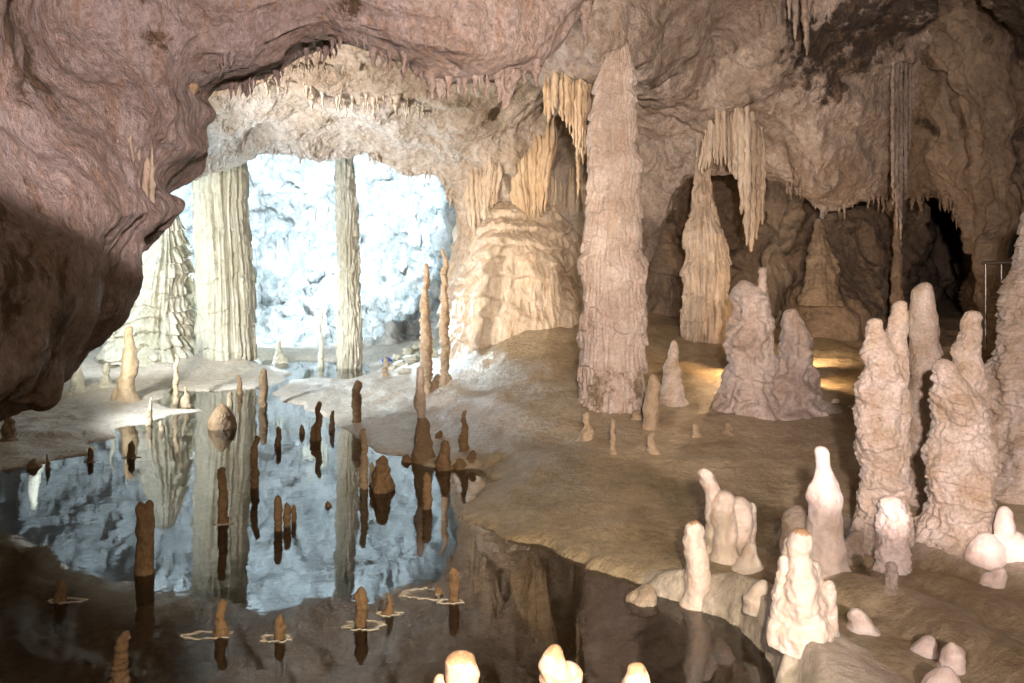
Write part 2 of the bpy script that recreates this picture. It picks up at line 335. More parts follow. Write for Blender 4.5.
# ------------------------------------------------------------------ the rock shell, lofted through guide lines
BV = {}
def loft(name, guides, ns, nt_, mat, amp=(0.25, 0.08), freq=(0.5, 2.2), seed=1, stains=(), fold=0.0, terr=0.0, flute=0.0, kind='structure', fscale=2.2, rg=0.3, pit=0.0):
    A = np.array([[P(*q) if len(q) == 3 else np.array(q[1:]) for q in row] for row in guides])
    A = crom(A, nt_)                       # across
    A = crom(np.swapaxes(A, 0, 1), ns)     # along -> (ns, nt, 3)
    def nrm(A):
        ds = np.gradient(A, axis=0); dt = np.gradient(A, axis=1)
        n = np.cross(ds, dt); n /= np.linalg.norm(n, axis=-1, keepdims=True) + 1e-9
        s = np.sign((n * (np.array([0, 0, EYE]) - A)).sum(-1, keepdims=True).mean()) or 1
        return n * s
    n = nrm(A); p = A.reshape(-1, 3)
    warp = np.stack([fbm(p * 0.7 + 3, 2, seed + 50), fbm(p * 0.7 + 7, 2, seed + 60), fbm(p * 0.7 + 11, 2, seed + 70)], 1)
    d = amp[0] * fbm(p * freq[0] + warp * 0.25, 4, seed, 0.5) * 1.6
    d += amp[0] * rg * ridged(p * freq[0] * 1.1 + warp * 0.5, 2, seed + 9)
    A = A + n * d.reshape(ns, nt_, 1)
    n = nrm(A); p = A.reshape(-1, 3)
    d = amp[1] * fbm(p * freq[1] + warp * 0.15, 4, seed + 20, 0.5) * 1.3
    if pit:
        d -= pit * (worley(p * 4.2 + warp * 0.6, seed + 80) - .5) + pit * .5 * (worley(p * (9, 9, 6), seed + 81) - .5)
    if fold:
        d += fold * np.clip(ridged(p * (fscale, fscale, 0.35) + warp * 0.3, 3, seed + 30), -0.2, 1.2)
    if terr:
        z = p[:, 2] * 3.0 + 0.9 * fbm(p * 0.6, 2, seed + 35) + 0.22 * fbm(p * 3, 2, seed + 36)
        f = z - np.floor(z); f = np.where(f < .82, (1 - f / .82) ** 0.8, (f - .82) / .18); d += terr * (f - 0.5) * (0.5 + 0.9 * fbm(p * 0.9, 2, seed + 37))
    if flute:
        d += flute * ridged(p * (6.5, 6.5, 0.8) + warp, 2, seed + 40)
    A = A + n * d.reshape(ns, nt_, 1)
    st = np.zeros(ns * nt_); q = A.reshape(-1, 3)
    for (sx, sy, sD, r, k) in stains:
        c = P(sx, sy, sD); st = np.maximum(st, k * (1 - sstep(0.45, 1.0, np.linalg.norm(q - c, axis=1) / r)))
    fc = grid_faces(ns, nt_)
    me = mesh_np(name, q, fc, stain_shade=st)
    o = link(name, me, mat)
    if kind == 'structure': structure(o)
    BV[name] = BVHTree.FromPolygons([tuple(v) for v in q[:, :]], [tuple(f) for f in fc])
    return o

# back chamber wall, blazing under the cold lamps
bw = []
for py, D, dl, dr in [(-60, 15.5, 0, 0), (20, 18.5, 0, 0), (80, 22, 2, 2), (130, 25.2, 3, 4), (190, 26.2, 4, 5), (250, 25.4, 4, 4.5), (300, 24.0, 3, 3.5), (335, 22.8, 2, 3), (352, 21.9, 2, 2.5), (375, 21.4, 2, 2)]:
    bw.append([(-330, py, D - dl - 7), (-230, py, D - dl - 3), (-120, py, D - dl - 1.2), (-20, py, D - dl * .5), (80, py, D - dl * .3), (160, py, D - dl * 0.3), (230, py, D + 0.2), (300, py, D), (370, py, D - 0.2), (430, py, D - dr * 0.35), (490, py, D - dr), (560, py, D - dr - 2)])
loft('cave_wall_back', bw, 620, 330, M['back'], amp=(0.60, 0.20), freq=(0.36, 1.2), seed=3, fold=0.10, pit=.07,
     stains=[(258, 235, 25.5, 1.3, .55), (300, 215, 25.5, 1.0, .5), (420, 240, 24.5, 2.0, .6), (380, 330, 23, 2.2, .55), (430, 320, 23, 2.4, .7), (265, 290, 24.3, 1.3, .6), (180, 320, 23, 1.4, .8), (300, 350, 22.5, 1.6, .35), (405, 180, 25, 1.2, .45), (445, 195, 24, 1.0, .5), (250, 340, 22.5, 1, .6)])

# arch and vault in the middle distance
arch = [ # silhouette            middle               outer
 [(-190, 430, 13.5), (-260, 430, 13), (-330, 420, 12)],
 [(-120, 330, 14.0), (-200, 310, 13.4), (-290, 270, 12)],
 [(-20, 268, 14.8), (-80, 225, 14.2), (-150, 150, 12.5)],
 [(85, 218, 15.3), (50, 175, 14.6), (0, 90, 12)],
 [(160, 184, 15.5), (140, 145, 14.6), (100, 60, 11.6)],
 [(213, 166, 15.5), (203, 125, 14.4), (180, 40, 11)],
 [(238, 152, 15.7), (235, 112, 14.5), (225, 20, 11)],
 [(262, 147, 16.0), (262, 108, 14.6), (262, 10, 11)],
 [(310, 160, 16.3), (312, 110, 14.7), (320, 0, 11)],
 [(345, 156, 16.6), (345, 112, 14.8), (355, -5, 11)],
 [(372, 158, 16.6), (378, 114, 14.8), (395, -5, 11)],
 [(410, 172, 16.8), (430, 118, 15), (480, -5, 11.3)],
 [(446, 174, 16.8), (480, 130, 15.2), (555, -5, 12)],
 [(464, 195, 16.8), (512, 150, 15.6), (640, 0, 13.5)],
 [(464, 240, 16.6), (525, 210, 16.4), (600, 150, 16.2)],
 [(452, 290, 16.4), (520, 280, 16.3), (600, 260, 16.6)],
 [(446, 345, 16.2), (520, 340, 16.2), (600, 330, 16.6)],
 [(446, 410, 16.0), (520, 410, 16.0), (600, 400, 16.4)]]
cx, cy = 320, 330
def toward(q, k, dD):   # pulls a silhouette point outwards and away, for the hidden far side of an edge
    x, y, D = q; return (x + (x - cx) * k, y + (y - cy) * k, D + dD)
G0 = [toward(a, 0.55, 4.5) for a, b, c in arch]; G1 = [toward(a, 0.16, 1.6) for a, b, c in arch]; G1b = [toward(a, 0.02, 0.5) for a, b, c in arch]
Gs = [a for a, b, c in arch]; Gm = [b for a, b, c in arch]; Go = [c for a, b, c in arch]
Gq = [((a[0] * .55 + b[0] * .45), (a[1] * .55 + b[1] * .45), a[2] * .72 + b[2] * .28 - 0.12) for a, b, c in arch]
Gx = [((b[0] * .5 + c[0] * .5), (b[1] * .5 + c[1] * .5), b[2] * .5 + c[2] * .5 + 0.25) for a, b, c in arch]
loft('cave_vault', [G0, G1, G1b, Gs, Gq, Gm, Gx, Go], 700, 260, M['vault'], amp=(0.24, 0.035), freq=(0.45, 2.0), seed=13, flute=0.02, fold=0.03, rg=.1, pit=.012)

# near left rock mass and ceiling
S = [((-120,470,4.6),(-200,400,4.0)), ((-50,430,5.0),(-90,370,4.4)), ((0,412,5.2),(-30,345,4.6)), ((50,400,5.6),(5,318,4.8)), ((95,360,6.0),(35,298,5.0)), ((140,322,6.5),(62,276,5.3)), ((150,288,6.8),(85,258,5.6)),
     ((150,262,7.0),(100,240,5.8)), ((162,236,7.3),(110,225,6.0)), ((172,222,7.4),(118,208,6.2)), ((184,206,7.8),(124,190,6.4)), ((176,188,8.0),(130,170,6.7)), ((190,170,8.2),(136,150,6.9)), ((213,155,8.5),(145,130,7.0)),
     ((210,135,8.6),(152,110,7.2)), ((222,116,8.8),(160,90,7.4)), ((214,100,9.0),(168,72,7.5)), ((230,84,9.2),(190,50,7.6)), ((270,70,9.4),(220,30,7.7)), ((310,50,9.6),(260,12,7.9)), ((350,42,9.7),(310,2,8.0)),
     ((400,56,9.6),(362,5,8.0)), ((440,66,9.5),(410,10,8.0)), ((480,78,9.5),(450,15,8.0)), ((510,84,9.6),(490,15,8.1)), ((545,74,9.8),(522,2,8.3)), ((568,50,10),(548,-20,8.5)), ((586,18,10),(570,-50,8.7)), ((604,-20,10),(600,-90,9)), ((640,-90,10),(660,-160,9.3))]
S = [((a[0] - (24 if 230 < a[1] < 400 and a[0] < 175 else 5), a[1] - 2, a[2]), b) for a, b in S]; S = [((a[0], a[1], a[2] - (1.0 if k > 17 else .6 if k == 17 else 0)), b) for k, (a, b) in enumerate(S)]; Ss = [a for a, b in S]; S3 = [b for a, b in S]
Sb = [(a[0] * .96 + b[0] * .04 , a[1] * .96 + b[1] * .04, a[2] + 0.35) for a, b in S]
Sb2 = [(a[0] * .7 + b[0] * .3, a[1] * .7 + b[1] * .3, a[2] + 1.6) for a, b in S]
Sb3 = [('w', *(P(a[0] * .5 + b[0] * .5, a[1] * .5 + b[1] * .5, a[2] + 1.8) + np.array([-0.5, 0.5, 2.2]))) for a, b in S]
Sq = [(a[0] * .6 + b[0] * .4, a[1] * .6 + b[1] * .4, a[2] * .6 + b[2] * .4 - 0.25) for a, b in S]
S4 = [(b[0] - 90 - 60 * math.cos(k / 30 * 1.9) , b[1] - 20 - 100 * math.sin(k / 30 * 1.9), b[2] - 0.9) for k, (a, b) in enumerate(S)]
S5 = [('w', *(np.array([-3.9 + 0.15 * k, 0.8 + 0.06 * k, 1.6 + min(3.6, 0.16 * k)]))) for k in range(30)]
S5[0] = ('w', -3.6, 1.2, -0.3); S5[1] = ('w', -3.8, 1.0, 0.4); S5[2] = ('w', -3.9, .9, 1.1)
loft('cave_rock_mass', [Sb3, Sb2, Sb, Ss, Sq, S3, S4, S5], 620, 320, M['near'], amp=(0.14, 0.022), freq=(0.65, 2.8), seed=23, fold=0.0, rg=.05, pit=.04,
     stains=[(60, 330, 5, 1.2, .4), (15, 45, 6, .7, .6), (345, 10, 8, .25, .7), (175, 60, 7.5, .5, .35), (120, 250, 6.2, .5, .3), (0, 250, 5, .4, .5)])

# right wall and its bulge
ru = []
ru.append([('w',-1.0,14.0,6.8), (560,-60,11.5),(640,-70,11.5),(700,-80,11.5),(760,-80,11.5),(820,-80,11.3),(880,-80,11.0),(940,-80,10.6)])
ru.append([(520,0,12.6),(575,-5,11.0),(640,-8,11.0),(700,0,12.8),(760,0,13.0),(820,0,12.8),(880,0,12.6),(940,-5,12.3)])
ru.append([(520,60,14.0),(575,66,12.0),(625,62,11.6),(700,50,13.9),(760,52,13.4),(820,60,13.7),(880,60,14.0),(930,60,14.6)])
ru.append([(520,82,15.6),(575,80,13.8),(635,84,13.6),(700,92,14.3),(760,98,13.8),(820,110,14.1),(870,110,14.6),(920,115,15.6)])
ru.append([(520,140,16.4),(575,150,16.6),(640,140,16.6),(700,128,15.2),(755,132,14.6),(815,155,14.4),(865,155,14.9),(915,155,16.0)])
ru.append([(520,190,16.6),(575,200,16.8),(640,190,16.8),(690,158,16.2),(752,165,15.3),(815,196,14.8),(862,190,15.2),(912,180,16.4)])
ru.append([(520,230,16.8),(575,240,17),(640,240,17),(690,175,16.6),(755,176,15.8),(820,212,15.2),(865,203,15.7),(912,192,16.8)])
ru.append([(520,250,17.2),(575,262,17.4),(640,262,17.5),(690,180,18),(755,176,17.2),(822,205,16.8),(865,196,17.2),(912,186,18)])
loft('cave_wall_right', ru, 520, 280, M['right'], amp=(0.22, 0.055), freq=(0.5, 2.2), seed=33, fold=0.02, rg=.15, pit=.05,
     stains=[(830,45,13.4,1.1,.75),(900,30,13,1.4,.85),(960,20,12,1.6,1.0),(830,85,13.8,.5,.55),(660,115,16,.5,.4),(700,20,13.5,.5,.3)])
rb = []
for py, D in [(60, 17.5), (130, 18.3), (190, 18.4), (240, 18.2), (290, 17.8), (330, 17.3), (360, 16.5), (395, 15.5)]:
    b = 1.0 if 180 < py < 340 else 0.0
    rb.append([(560, py, D), (620, py, D), (670, py, D + 0.2), (720, py, D + 0.4), (760, py, D + 0.3), (790, py, D - 0.6 * b), (822, py, D - 1.3 * b), (855, py, D - 1.0 * b), (890, py, D - 0.6 * b), (908, py, D + 1.2 * b), (922, py, D + 6 * b), (950, py, D + 8 * b), (972, py, D + 5 * b if py < 290 else D), (990, py, D - 2.5), (1030, py, D - 4), (1090, py, D - 5.5)])
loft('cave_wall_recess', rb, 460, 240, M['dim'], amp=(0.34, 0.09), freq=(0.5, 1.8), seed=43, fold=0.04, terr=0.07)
ra = [[(880,-90,11.6),(930,-90,11.2),(980,-90,10.6),(1030,-80,10),(1090,-60,9.2),(1170,-20,8.2),(1250,60,7),(1300,200,6.2),(1300,360,6.2)],
      [(880,40,14.4),(925,45,14.2),(965,50,13.4),(1005,70,12.6),(1040,110,11.8),(1075,170,11),(1100,250,10.2),(1130,330,9.4),(1160,400,8.6)],
      [(882,120,15.6),(925,120,15.2),(960,125,14.4),(990,150,13.8),(1010,185,13.2),(1030,230,12.6),(1045,285,12),(1060,340,11.2),(1080,400,10.4)],
      [(885,200,16.2),(915,187,15.9),(942,190,15.4),(962,207,14.9),(974,237,14.4),(980,270,13.9),(990,300,13.4),(1004,330,12.6),(1020,400,11.8)],
      [(888,215,17.4),(915,196,17.4),(942,196,17.2),(964,212,16.8),(977,240,16.6),(984,270,16.4),(994,300,16),(1008,335,15.4),(1024,400,14.6)],
      [(900,222,20),(925,200,20.5),(945,198,20.5),(968,214,20),(982,242,20),(990,272,20),(1000,302,19.5),(1015,340,19),(1030,400,18)]]
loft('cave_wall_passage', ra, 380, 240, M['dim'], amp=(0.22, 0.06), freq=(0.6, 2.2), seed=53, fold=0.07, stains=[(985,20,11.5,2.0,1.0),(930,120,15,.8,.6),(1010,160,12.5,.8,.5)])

# the bulging flowstone wall in the middle
fw = []
for py, xl, xr, D in [(178, 500, 516, 17.0), (196, 492, 520, 16.2), (204, 474, 548, 15.8), (222, 463, 568, 15.35), (250, 458, 584, 15.1), (285, 452, 592, 14.95), (320, 447, 600, 14.8), (350, 445, 606, 14.6), (385, 440, 615, 14.3), (420, 432, 620, 14.0)]:
    row = []
    for k, t in enumerate((-0.02, 0.0, 0.12, 0.3, 0.5, 0.7, 0.88, 1.0, 1.02)):
        u = (t - 0.5) * 2; row.append((xl + (xr - xl) * t, py, D + 1.5 * abs(u) ** 2.6 + (2.0 if k in (0, 8) else 0)))
    fw.append(row)
fwo = loft('flowstone_wall', fw, 300, 260, M['flow'], amp=(0.13, 0.015), freq=(0.6, 2.6), seed=63, terr=0.13, flute=0.025, fold=0.01, rg=0, kind='thing')
tag(fwo, 'broad orange-lit flowstone bulge with stepped ripples left of the great central column', 'flowstone')
# ------------------------------------------------------------------ dripstone builders
rnd = random.Random(4)
def spire(h, prof, segs, rings, style, seed, drift=0.0, below=0.06, tip=None, s_k=28):
    """surface of one spire; prof = [(t, radius, dx, dy)], z from -below to h. Returns verts, quads + the closing fan as quads"""
    pr = np.array([(q + (0, 0))[:4] if len(q) < 4 else q for q in [tuple(q) for q in prof]], float)
    segs += segs % 2
    t = np.linspace(0, 1, rings)
    def ip(c): 
        v = np.interp(np.clip((t * (h + below) - below) / h, 0, 1), pr[:, 0], pr[:, c]); k = max(1, rings // s_k); ker = np.ones(2 * k + 1) / (2 * k + 1)
        return np.convolve(np.pad(v, k, mode='edge'), ker, 'valid')
    r = ip(1); dx = ip(2); dy = ip(3)
    rt = tip if tip else max(pr[-1, 1], 0.15 * pr[0, 1])
    cap = min(0.45, rt / h * 1.1)
    tt = np.clip((t - (1 - cap)) / cap, 0, 1); r = r * np.sqrt(np.clip(1 - tt ** 2.2, 0.0004, 1))
    z = -below + t * (h + below)
    th = np.linspace(0, 2 * np.pi, segs, endpoint=False)
    Z, TH = np.meshgrid(z, th, indexing='ij'); R = r[:, None] * np.ones(segs)
    R0 = max(pr[:, 1].max(), 1e-4)
    cxs, sys_ = np.cos(TH), np.sin(TH)
    p = np.stack([cxs * R, sys_ * R, Z], -1).reshape(-1, 3); sv = seed * 7.77
    s = style
    d = np.zeros(len(p))
    if s.get('lump'): d += s['lump'] * R0 * fbm(p / R0 * s.get('lf', 1.0) + sv, 3, seed)
    if s.get('knob'):
        wv = worley(p / (R0 * s.get('ks', 0.35)) + sv, seed); d += s['knob'] * R0 * (0.55 - wv)
    if s.get('bead'):
        zz = p[:, 2] / s['bp'] + 0.35 * noise(p / R0 * 0.6 + sv, seed + 3) + sv; f = zz - np.floor(zz)
        d += s['bead'] * R0 * (np.sqrt(np.clip(1 - (2 * f - 1) ** 2, 0, 1)) - 0.7)
    if s.get('ring'):
        d += s['ring'] * R0 * noise(p * (0.3 / R0, 0.3 / R0, s['rf']) + sv, seed + 5)
    if s.get('step'):
        zz = p[:, 2] / s['sp'] + 0.9 * fbm(p / R0 * 0.9 + sv, 3, seed + 6); f = zz - np.floor(zz)
        d += s['step'] * R0 * (1 - f ** 1.4 - 0.5)
    if s.get('flute'):
        q = np.stack([np.cos(TH).ravel() * s['ff'], np.sin(TH).ravel() * s['ff'], p[:, 2] * s.get('fz', 0.5) / R0], 1)
        d += s['flute'] * R0 * ridged(q + sv, 3, seed + 7)
    if s.get('fine'): d += s['fine'] * R0 * fbm(p / R0 * 5 + sv, 3, seed + 8)
    d = d.reshape(rings, segs); fade = np.clip(R / (0.5 * R0), 0, 1)
    R = np.maximum(R + d * fade, 0.001 * R0 + 0.0 * R)
    zz = z[:, None] * np.ones(segs)
    dr = drift * R0 * np.stack([noise(np.stack([z / R0 * 0.35, 0 * z, 0 * z + sv], 1), seed + 11), noise(np.stack([z / R0 * 0.35, 0 * z + 5, 0 * z + sv], 1), seed + 12)], 1) * np.clip(z / h, 0, 1)[:, None] * 2
    X = cxs * R + (dx + dr[:, 0])[:, None]; Y = sys_ * R + (dy + dr[:, 1])[:, None]
    v = np.stack([X, Y, zz], -1).reshape(-1, 3)
    i = np.arange(rings - 1); j = np.arange(segs); I, J = np.meshgrid(i, j, indexing='ij'); J2 = (J + 1) % segs
    f = np.stack([I * segs + J, I * segs + J2, (I + 1) * segs + J2, (I + 1) * segs + J], -1).reshape(-1, 4)
    k = np.arange(segs // 2 - 1); lo = np.stack([k, k + 1, segs - 2 - k, segs - 1 - k], 1); hi = lo + (rings - 1) * segs
    f = np.concatenate([f, lo[:, ::-1], hi])
    return v, f
def join(parts):
    V_, F_ = [], []; o = 0
    for v, f in parts: V_.append(v); F_.append(f + o); o += len(v)
    return np.concatenate(V_), np.concatenate(F_)
def fuse(v, f, voxel, smooth=3, knob=0.0, ks=0.1, seed=1, lump=0.0, ls=0.3):
    """melts overlapping spires into one skin, then roughens it"""
    me = mesh_np('tmp', v, f); o = bpy.data.objects.new('tmp', me); C.objects.link(o)
    a = o.modifiers.new('r', 'REMESH'); a.mode = 'VOXEL'; a.voxel_size = voxel
    b = o.modifiers.new('s', 'SMOOTH'); b.iterations = smooth; b.factor = 0.6
    dg = bpy.context.evaluated_depsgraph_get(); m2 = bpy.data.meshes.new_from_object(o.evaluated_get(dg))
    bpy.data.objects.remove(o); n = len(m2.vertices)
    co = np.empty(n * 3, np.float32); m2.vertices.foreach_get('co', co); co = co.reshape(-1, 3).astype(float)
    no = np.empty(n * 3, np.float32); m2.vertex_normals.foreach_get('vector', no); no = no.reshape(-1, 3)
    d = np.zeros(n)
    if knob: d += knob * (0.55 - worley(co / ks + seed * 3.1, seed))
    if lump: d += lump * fbm(co / ls + seed * 1.7, 3, seed)
    co = co + no * d[:, None]
    m2.vertices.foreach_set('co', co.astype(np.float32).ravel())
    m2.polygons.foreach_set('use_smooth', np.ones(len(m2.polygons), bool)); m2.update()
    return m2
ST = dict(
    thin=dict(lump=.28, lf=.8, ring=.22, rf=34, fine=.05),
    stub=dict(lump=.35, lf=.9, fine=.08, ring=.1, rf=20),
    beaded=dict(bead=.32, bp=.42, lump=.2, flute=.10, ff=3, fine=.03),
    column=dict(lump=.22, lf=.35, flute=.06, ff=5.5, fz=.22, ring=.10, rf=3.0, fine=.02),
    colf=dict(lump=.10, lf=.5, flute=.11, ff=5, fz=.18, step=.05, sp=.55, fine=.015),
    terr=dict(lump=.25, lf=.8, step=.09, sp=.22, flute=.08, ff=6, fz=.5, fine=.02),
    knob=dict(lump=.22, lf=.8, knob=.09, ks=.2, fine=.05),
    crusty=dict(lump=.30, lf=.85, knob=.10, ks=.14, step=.05, sp=.10, fine=.05),
    smooth=dict(lump=.24, lf=.65, ring=.05, rf=14, fine=.015),
)
ROUND = [(0, 1.15), (.12, 1.0), (.6, .82), (1, .62)]
CONE = [(0, 1.25), (.1, 1.0), (.5, .66), (1, .22)]
DOME = [(0, 1.1), (.4, 1.0), (1, .75)]
LINEUP = []
def stal(name, label, px, pyb, pyt, wpx, prof=ROUND, style='thin', mat='brown', group=None, lean=0.0, seed=None, segs=None, rings=None, water=False, cat='stalagmite', rim=None, drift=.5, extra=None, root=None, depth=None):
    """one stalagmite whose foot shows at (px, pyb) and tip at pyt; wpx is its width in px at mid height"""
    seed = seed if seed is not None else (len(LINEUP) * 13 + 7)
    if depth: D = depth; x, y, z = P(px, pyb, D)
    elif water: D = F * EYE / (pyb - HZ); x, y, z = (px - 512) / F * D, D, 0.0
    else: x, y, z = ground_at(px, pyb)
    D = y; r = wpx / 2 / F * D; y2 = y + r * 0.6; x = x * y2 / y
    h = (EYE - (pyt - HZ) / F * y2) - z
    s = dict(ST[style]) if isinstance(style, str) else dict(style)
    if s.get('ring'): s['rf'] = s['rf'] * 0.08 / max(r, .02) if style in ('thin', 'stub', 'smooth') else s['rf']
    px_h = max(8, pyb - pyt)
    segs = segs or int(min(120, max(14, wpx * 2.4))); rings = rings or int(min(330, max(16, px_h * 1.3)))
    pr = [(q[0], q[1] * r, (q[2] if len(q) > 2 else 0) / F * D + lean * q[0] * h, 0) for q in prof]
    if not water and depth is None: pr = [(0, pr[0][1] * 1.3, pr[0][2], 0), (.10, np.interp(.10, [a[0] for a in pr], [a[1] for a in pr]) * 1.03, pr[0][2], 0)] + [a for a in pr if a[0] > .11]
    below = (0.35 if water else 0.10)
    parts = [spire(h, pr, segs, rings, s, seed, drift=drift, below=below)]
    for e in (extra or []):        # extra spires of the same body: (dx px, dy m, height px, width px, profile, lean)
        r2 = e[3] / 2 / F * D; h2 = e[2] / F * D
        v, f = spire(h2, [(q[0], q[1] * r2, (q[2] if len(q) > 2 else 0) / F * D + e[5] * q[0] * h2, 0) for q in e[4]], max(12, int(e[3] * 2.4)), max(14, int(e[2] * 1.3)), s, seed + 31 + int(e[0] * 3) % 50, drift=drift * .6, below=below)
        parts.append((v + (e[0] / F * D, e[1], 0), f))
    if extra and wpx > 16:
        v, f = join(parts)
        me = fuse(v, f, max(0.004, 0.9 / F * D), 2, 0.0, 0.1, seed)
    else:
        v, f = join(parts); me = mesh_np(name, v, f)
    o = link(name, me, M[mat] if isinstance(mat, str) else mat, loc=(x, y2, z))
    tag(o, label, cat, group)
    if rim:   # thin calcite shelf grown at the water line
        rw, rdx, asp = rim; n = 64; th = np.linspace(0, 2 * np.pi, n, endpoint=False)
        R_ = rw / 2 / F * D; q = np.stack([np.cos(th) * 2, np.sin(th) * 2, 0 * th + seed], 1)
        rr = R_ * (.95 + .38 * fbm(q * 1.3, 4, seed, .6)); rows = []
        for k, (sc_, zz) in enumerate([(0.30, -.012), (0.72, -.003), (0.86, .004), (0.94, .007), (0.97, .004), (1.01, -.012)]):
            rows.append(np.stack([np.cos(th) * rr * sc_ + rdx / F * D * sc_, np.sin(th) * rr * sc_ * asp, 0 * th + zz + 0.003 * noise(q * 3, seed + k)], 1))
        v = np.concatenate(rows); I, J = np.meshgrid(np.arange(5), np.arange(n), indexing='ij'); J2 = (J + 1) % n
        f = np.stack([I * n + J, (I + 1) * n + J, (I + 1) * n + J2, I * n + J2], -1).reshape(-1, 4)
        link('calcite_rim', mesh_np('calcite_rim', v, f[:, ::-1]), M['rim'], parent=o)
    LINEUP.append(o); return o

# ---- the columns
def column(name, label, px, pyb, topy, prof, style, mat, segs, rings, seed, D=None, group=None, extra_h=0.3, **k):
    if D is None: x, y, z = ground_at(px, pyb)
    else: x, y, z = P(px, pyb, D)
    r0 = 1.0
    h = (EYE - (topy - HZ) / F * y) - z + extra_h
    span = h
    pr = []
    for py, xl, xr in prof:       # silhouette: row, left px, right px
        zz = EYE - (py - HZ) / F * y; pr.append(((zz - z) / span, (xr - xl) / 2 / F * y, ((xl + xr) / 2 - px) / F * y, 0))
    pr.sort()
    v, f = spire(h, pr, segs, rings, ST[style] if isinstance(style, str) else style, seed, drift=0.05, below=0.15, tip=k.get('tip', 0.02), s_k=80)
    st = k.get('foot', 0) * (1 - sstep(.25, .75, v[:, 2] + .25 * noise(v * 2, 5)))  # darker foot: shade low on the column painted in, over greenish-brown calcite
    o = link(name, mesh_np(name, v, f, stain_shade=st), M[mat], loc=(x, y + 0.25, z)); tag(o, label, k.get('cat', 'column'), group); return o
column('dripstone_column', 'thick fluted pale column rising from a white mound in the bright chamber', 222, 354, 110,
       [(354, 193, 252), (340, 195, 250), (300, 194, 250), (250, 193, 247), (200, 192, 242), (160, 190, 240), (110, 186, 240)], 'colf', 'pale', 220, 420, 5)
column('dripstone_column', 'slender beaded column standing in the pool before the blue-white wall', 346, 369, 120,
       [(369, 336, 359), (330, 336, 359), (300, 337, 357), (260, 336, 356), (210, 334, 355), (160, 334, 349), (120, 334, 350)], dict(bead=.16, bp=.62, flute=.24, ff=4, fz=.3, lump=.1, fine=.03), 'pale', 130, 360, 9)
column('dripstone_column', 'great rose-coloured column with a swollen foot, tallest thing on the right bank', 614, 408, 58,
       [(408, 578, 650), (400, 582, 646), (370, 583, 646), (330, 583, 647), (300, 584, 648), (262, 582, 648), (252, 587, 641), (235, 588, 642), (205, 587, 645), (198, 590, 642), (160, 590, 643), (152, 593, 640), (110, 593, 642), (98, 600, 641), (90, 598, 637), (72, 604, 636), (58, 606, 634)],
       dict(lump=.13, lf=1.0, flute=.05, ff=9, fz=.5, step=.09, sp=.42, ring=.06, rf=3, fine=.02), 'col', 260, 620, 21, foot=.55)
column('dripstone_column', 'tapering cream column with a fringed skirt behind the jagged twin stalagmites', 712, 342, 120,
       [(342, 683, 735), (320, 686, 734), (290, 687, 733), (250, 690, 730), (220, 693, 722), (190, 696, 716), (160, 699, 711), (120, 700, 710)],
       dict(lump=.2, lf=.9, step=.08, sp=.4, flute=.12, ff=7, fz=.3, fine=.02), 'rib', 180, 380, 27)
column('dripstone_column', 'thin dark column standing in the mouth of the black passage', 903, 312, 190,
       [(312, 897, 910), (280, 898, 909), (240, 900, 908), (215, 901, 906), (190, 903, 905)], dict(bead=.2, bp=.4, lump=.3, fine=.04), 'dim', 40, 120, 29, D=15.6)

# ---- stalagmites in the back chamber and on the left bank
stal('stalagmite', 'big terraced white cone half hidden behind the overhanging rock', 160, 357, 200, 62, [(0, 1.28), (.15, 1.15), (.5, .80), (.8, .42), (1, .18)], dict(lump=.25, lf=1.2, step=.10, sp=.34, flute=.12, ff=6, fz=.5, knob=.05, ks=.2, fine=.04), 'pale', drift=.1, segs=160, rings=260)
stal('stalagmite', 'tall beige stalagmite with a small knob at its foot on the left bank', 128, 401, 326, 15, [(0, 1.25), (.3, 1.05), (.7, .8), (.9, .5), (1, .4)], 'smooth', 'tan', extra=[(-11, -.05, 13, 9, ROUND, 0)], drift=.3)
stal('stalagmite', 'white pointed stalagmite at the foot of the back wall left of the beaded column', 281, 363, 341, 10, CONE, 'stub', 'pale')
stal('stalagmite', 'thin white rod stalagmite rising just left of the beaded column', 321, 367, 308, 4.5, [(0, 1.2), (.5, 1), (1, .5)], 'thin', 'pale')
stal('stalagmite', 'slim rose-tipped stalagmite with a dark foot, left one of the tall pair before the chamber', 426, 394, 263, 10, [(0, 1.0), (.2, 1.25), (.45, 1.15), (.6, .9), (.75, .85), (.95, .5), (1, .4)], 'thin', 'tan', drift=.25, segs=30)
stal('stalagmite', 'slim stalagmite hugging the flowstone bulge, right one of the tall pair', 445, 384, 249, 8, [(0, 1.3), (.1, 1.0), (.5, 1.15), (.9, .7), (1, .5)], 'thin', 'tan', drift=.4, segs=30)
stal('stalagmite', 'squat brown lump at the foot of the flowstone bulge', 437, 388, 373, 14, DOME, 'stub', 'tan')
stal('stalagmite', 'short grey-brown stump in the shallows near the back shore', 385, 376, 367, 7, DOME, 'stub', 'tan')
stal('stalagmite', 'leaning little slab stalagmite beside the rubble at the back', 388, 368, 357, 5, ROUND, 'stub', 'tan', lean=-.25)
stal('stalagmite', 'small pale cone partly hidden under the overhang on the left bank', 106, 386, 362, 12, CONE, 'stub', 'pale')
stal('stalagmite', 'blunt beige stump at the far left edge under the overhang', 10, 441, 415, 13, ROUND, 'stub', 'tan')
stal('stalagmite', 'thin bluish spike near the left shore', 48, 470, 453, 5, CONE, 'thin', 'tan', water=True)
stal('stalagmite', 'low dark dome on the left shore beside the bluish spike', 35, 468, 458, 11, DOME, 'stub', 'tan')
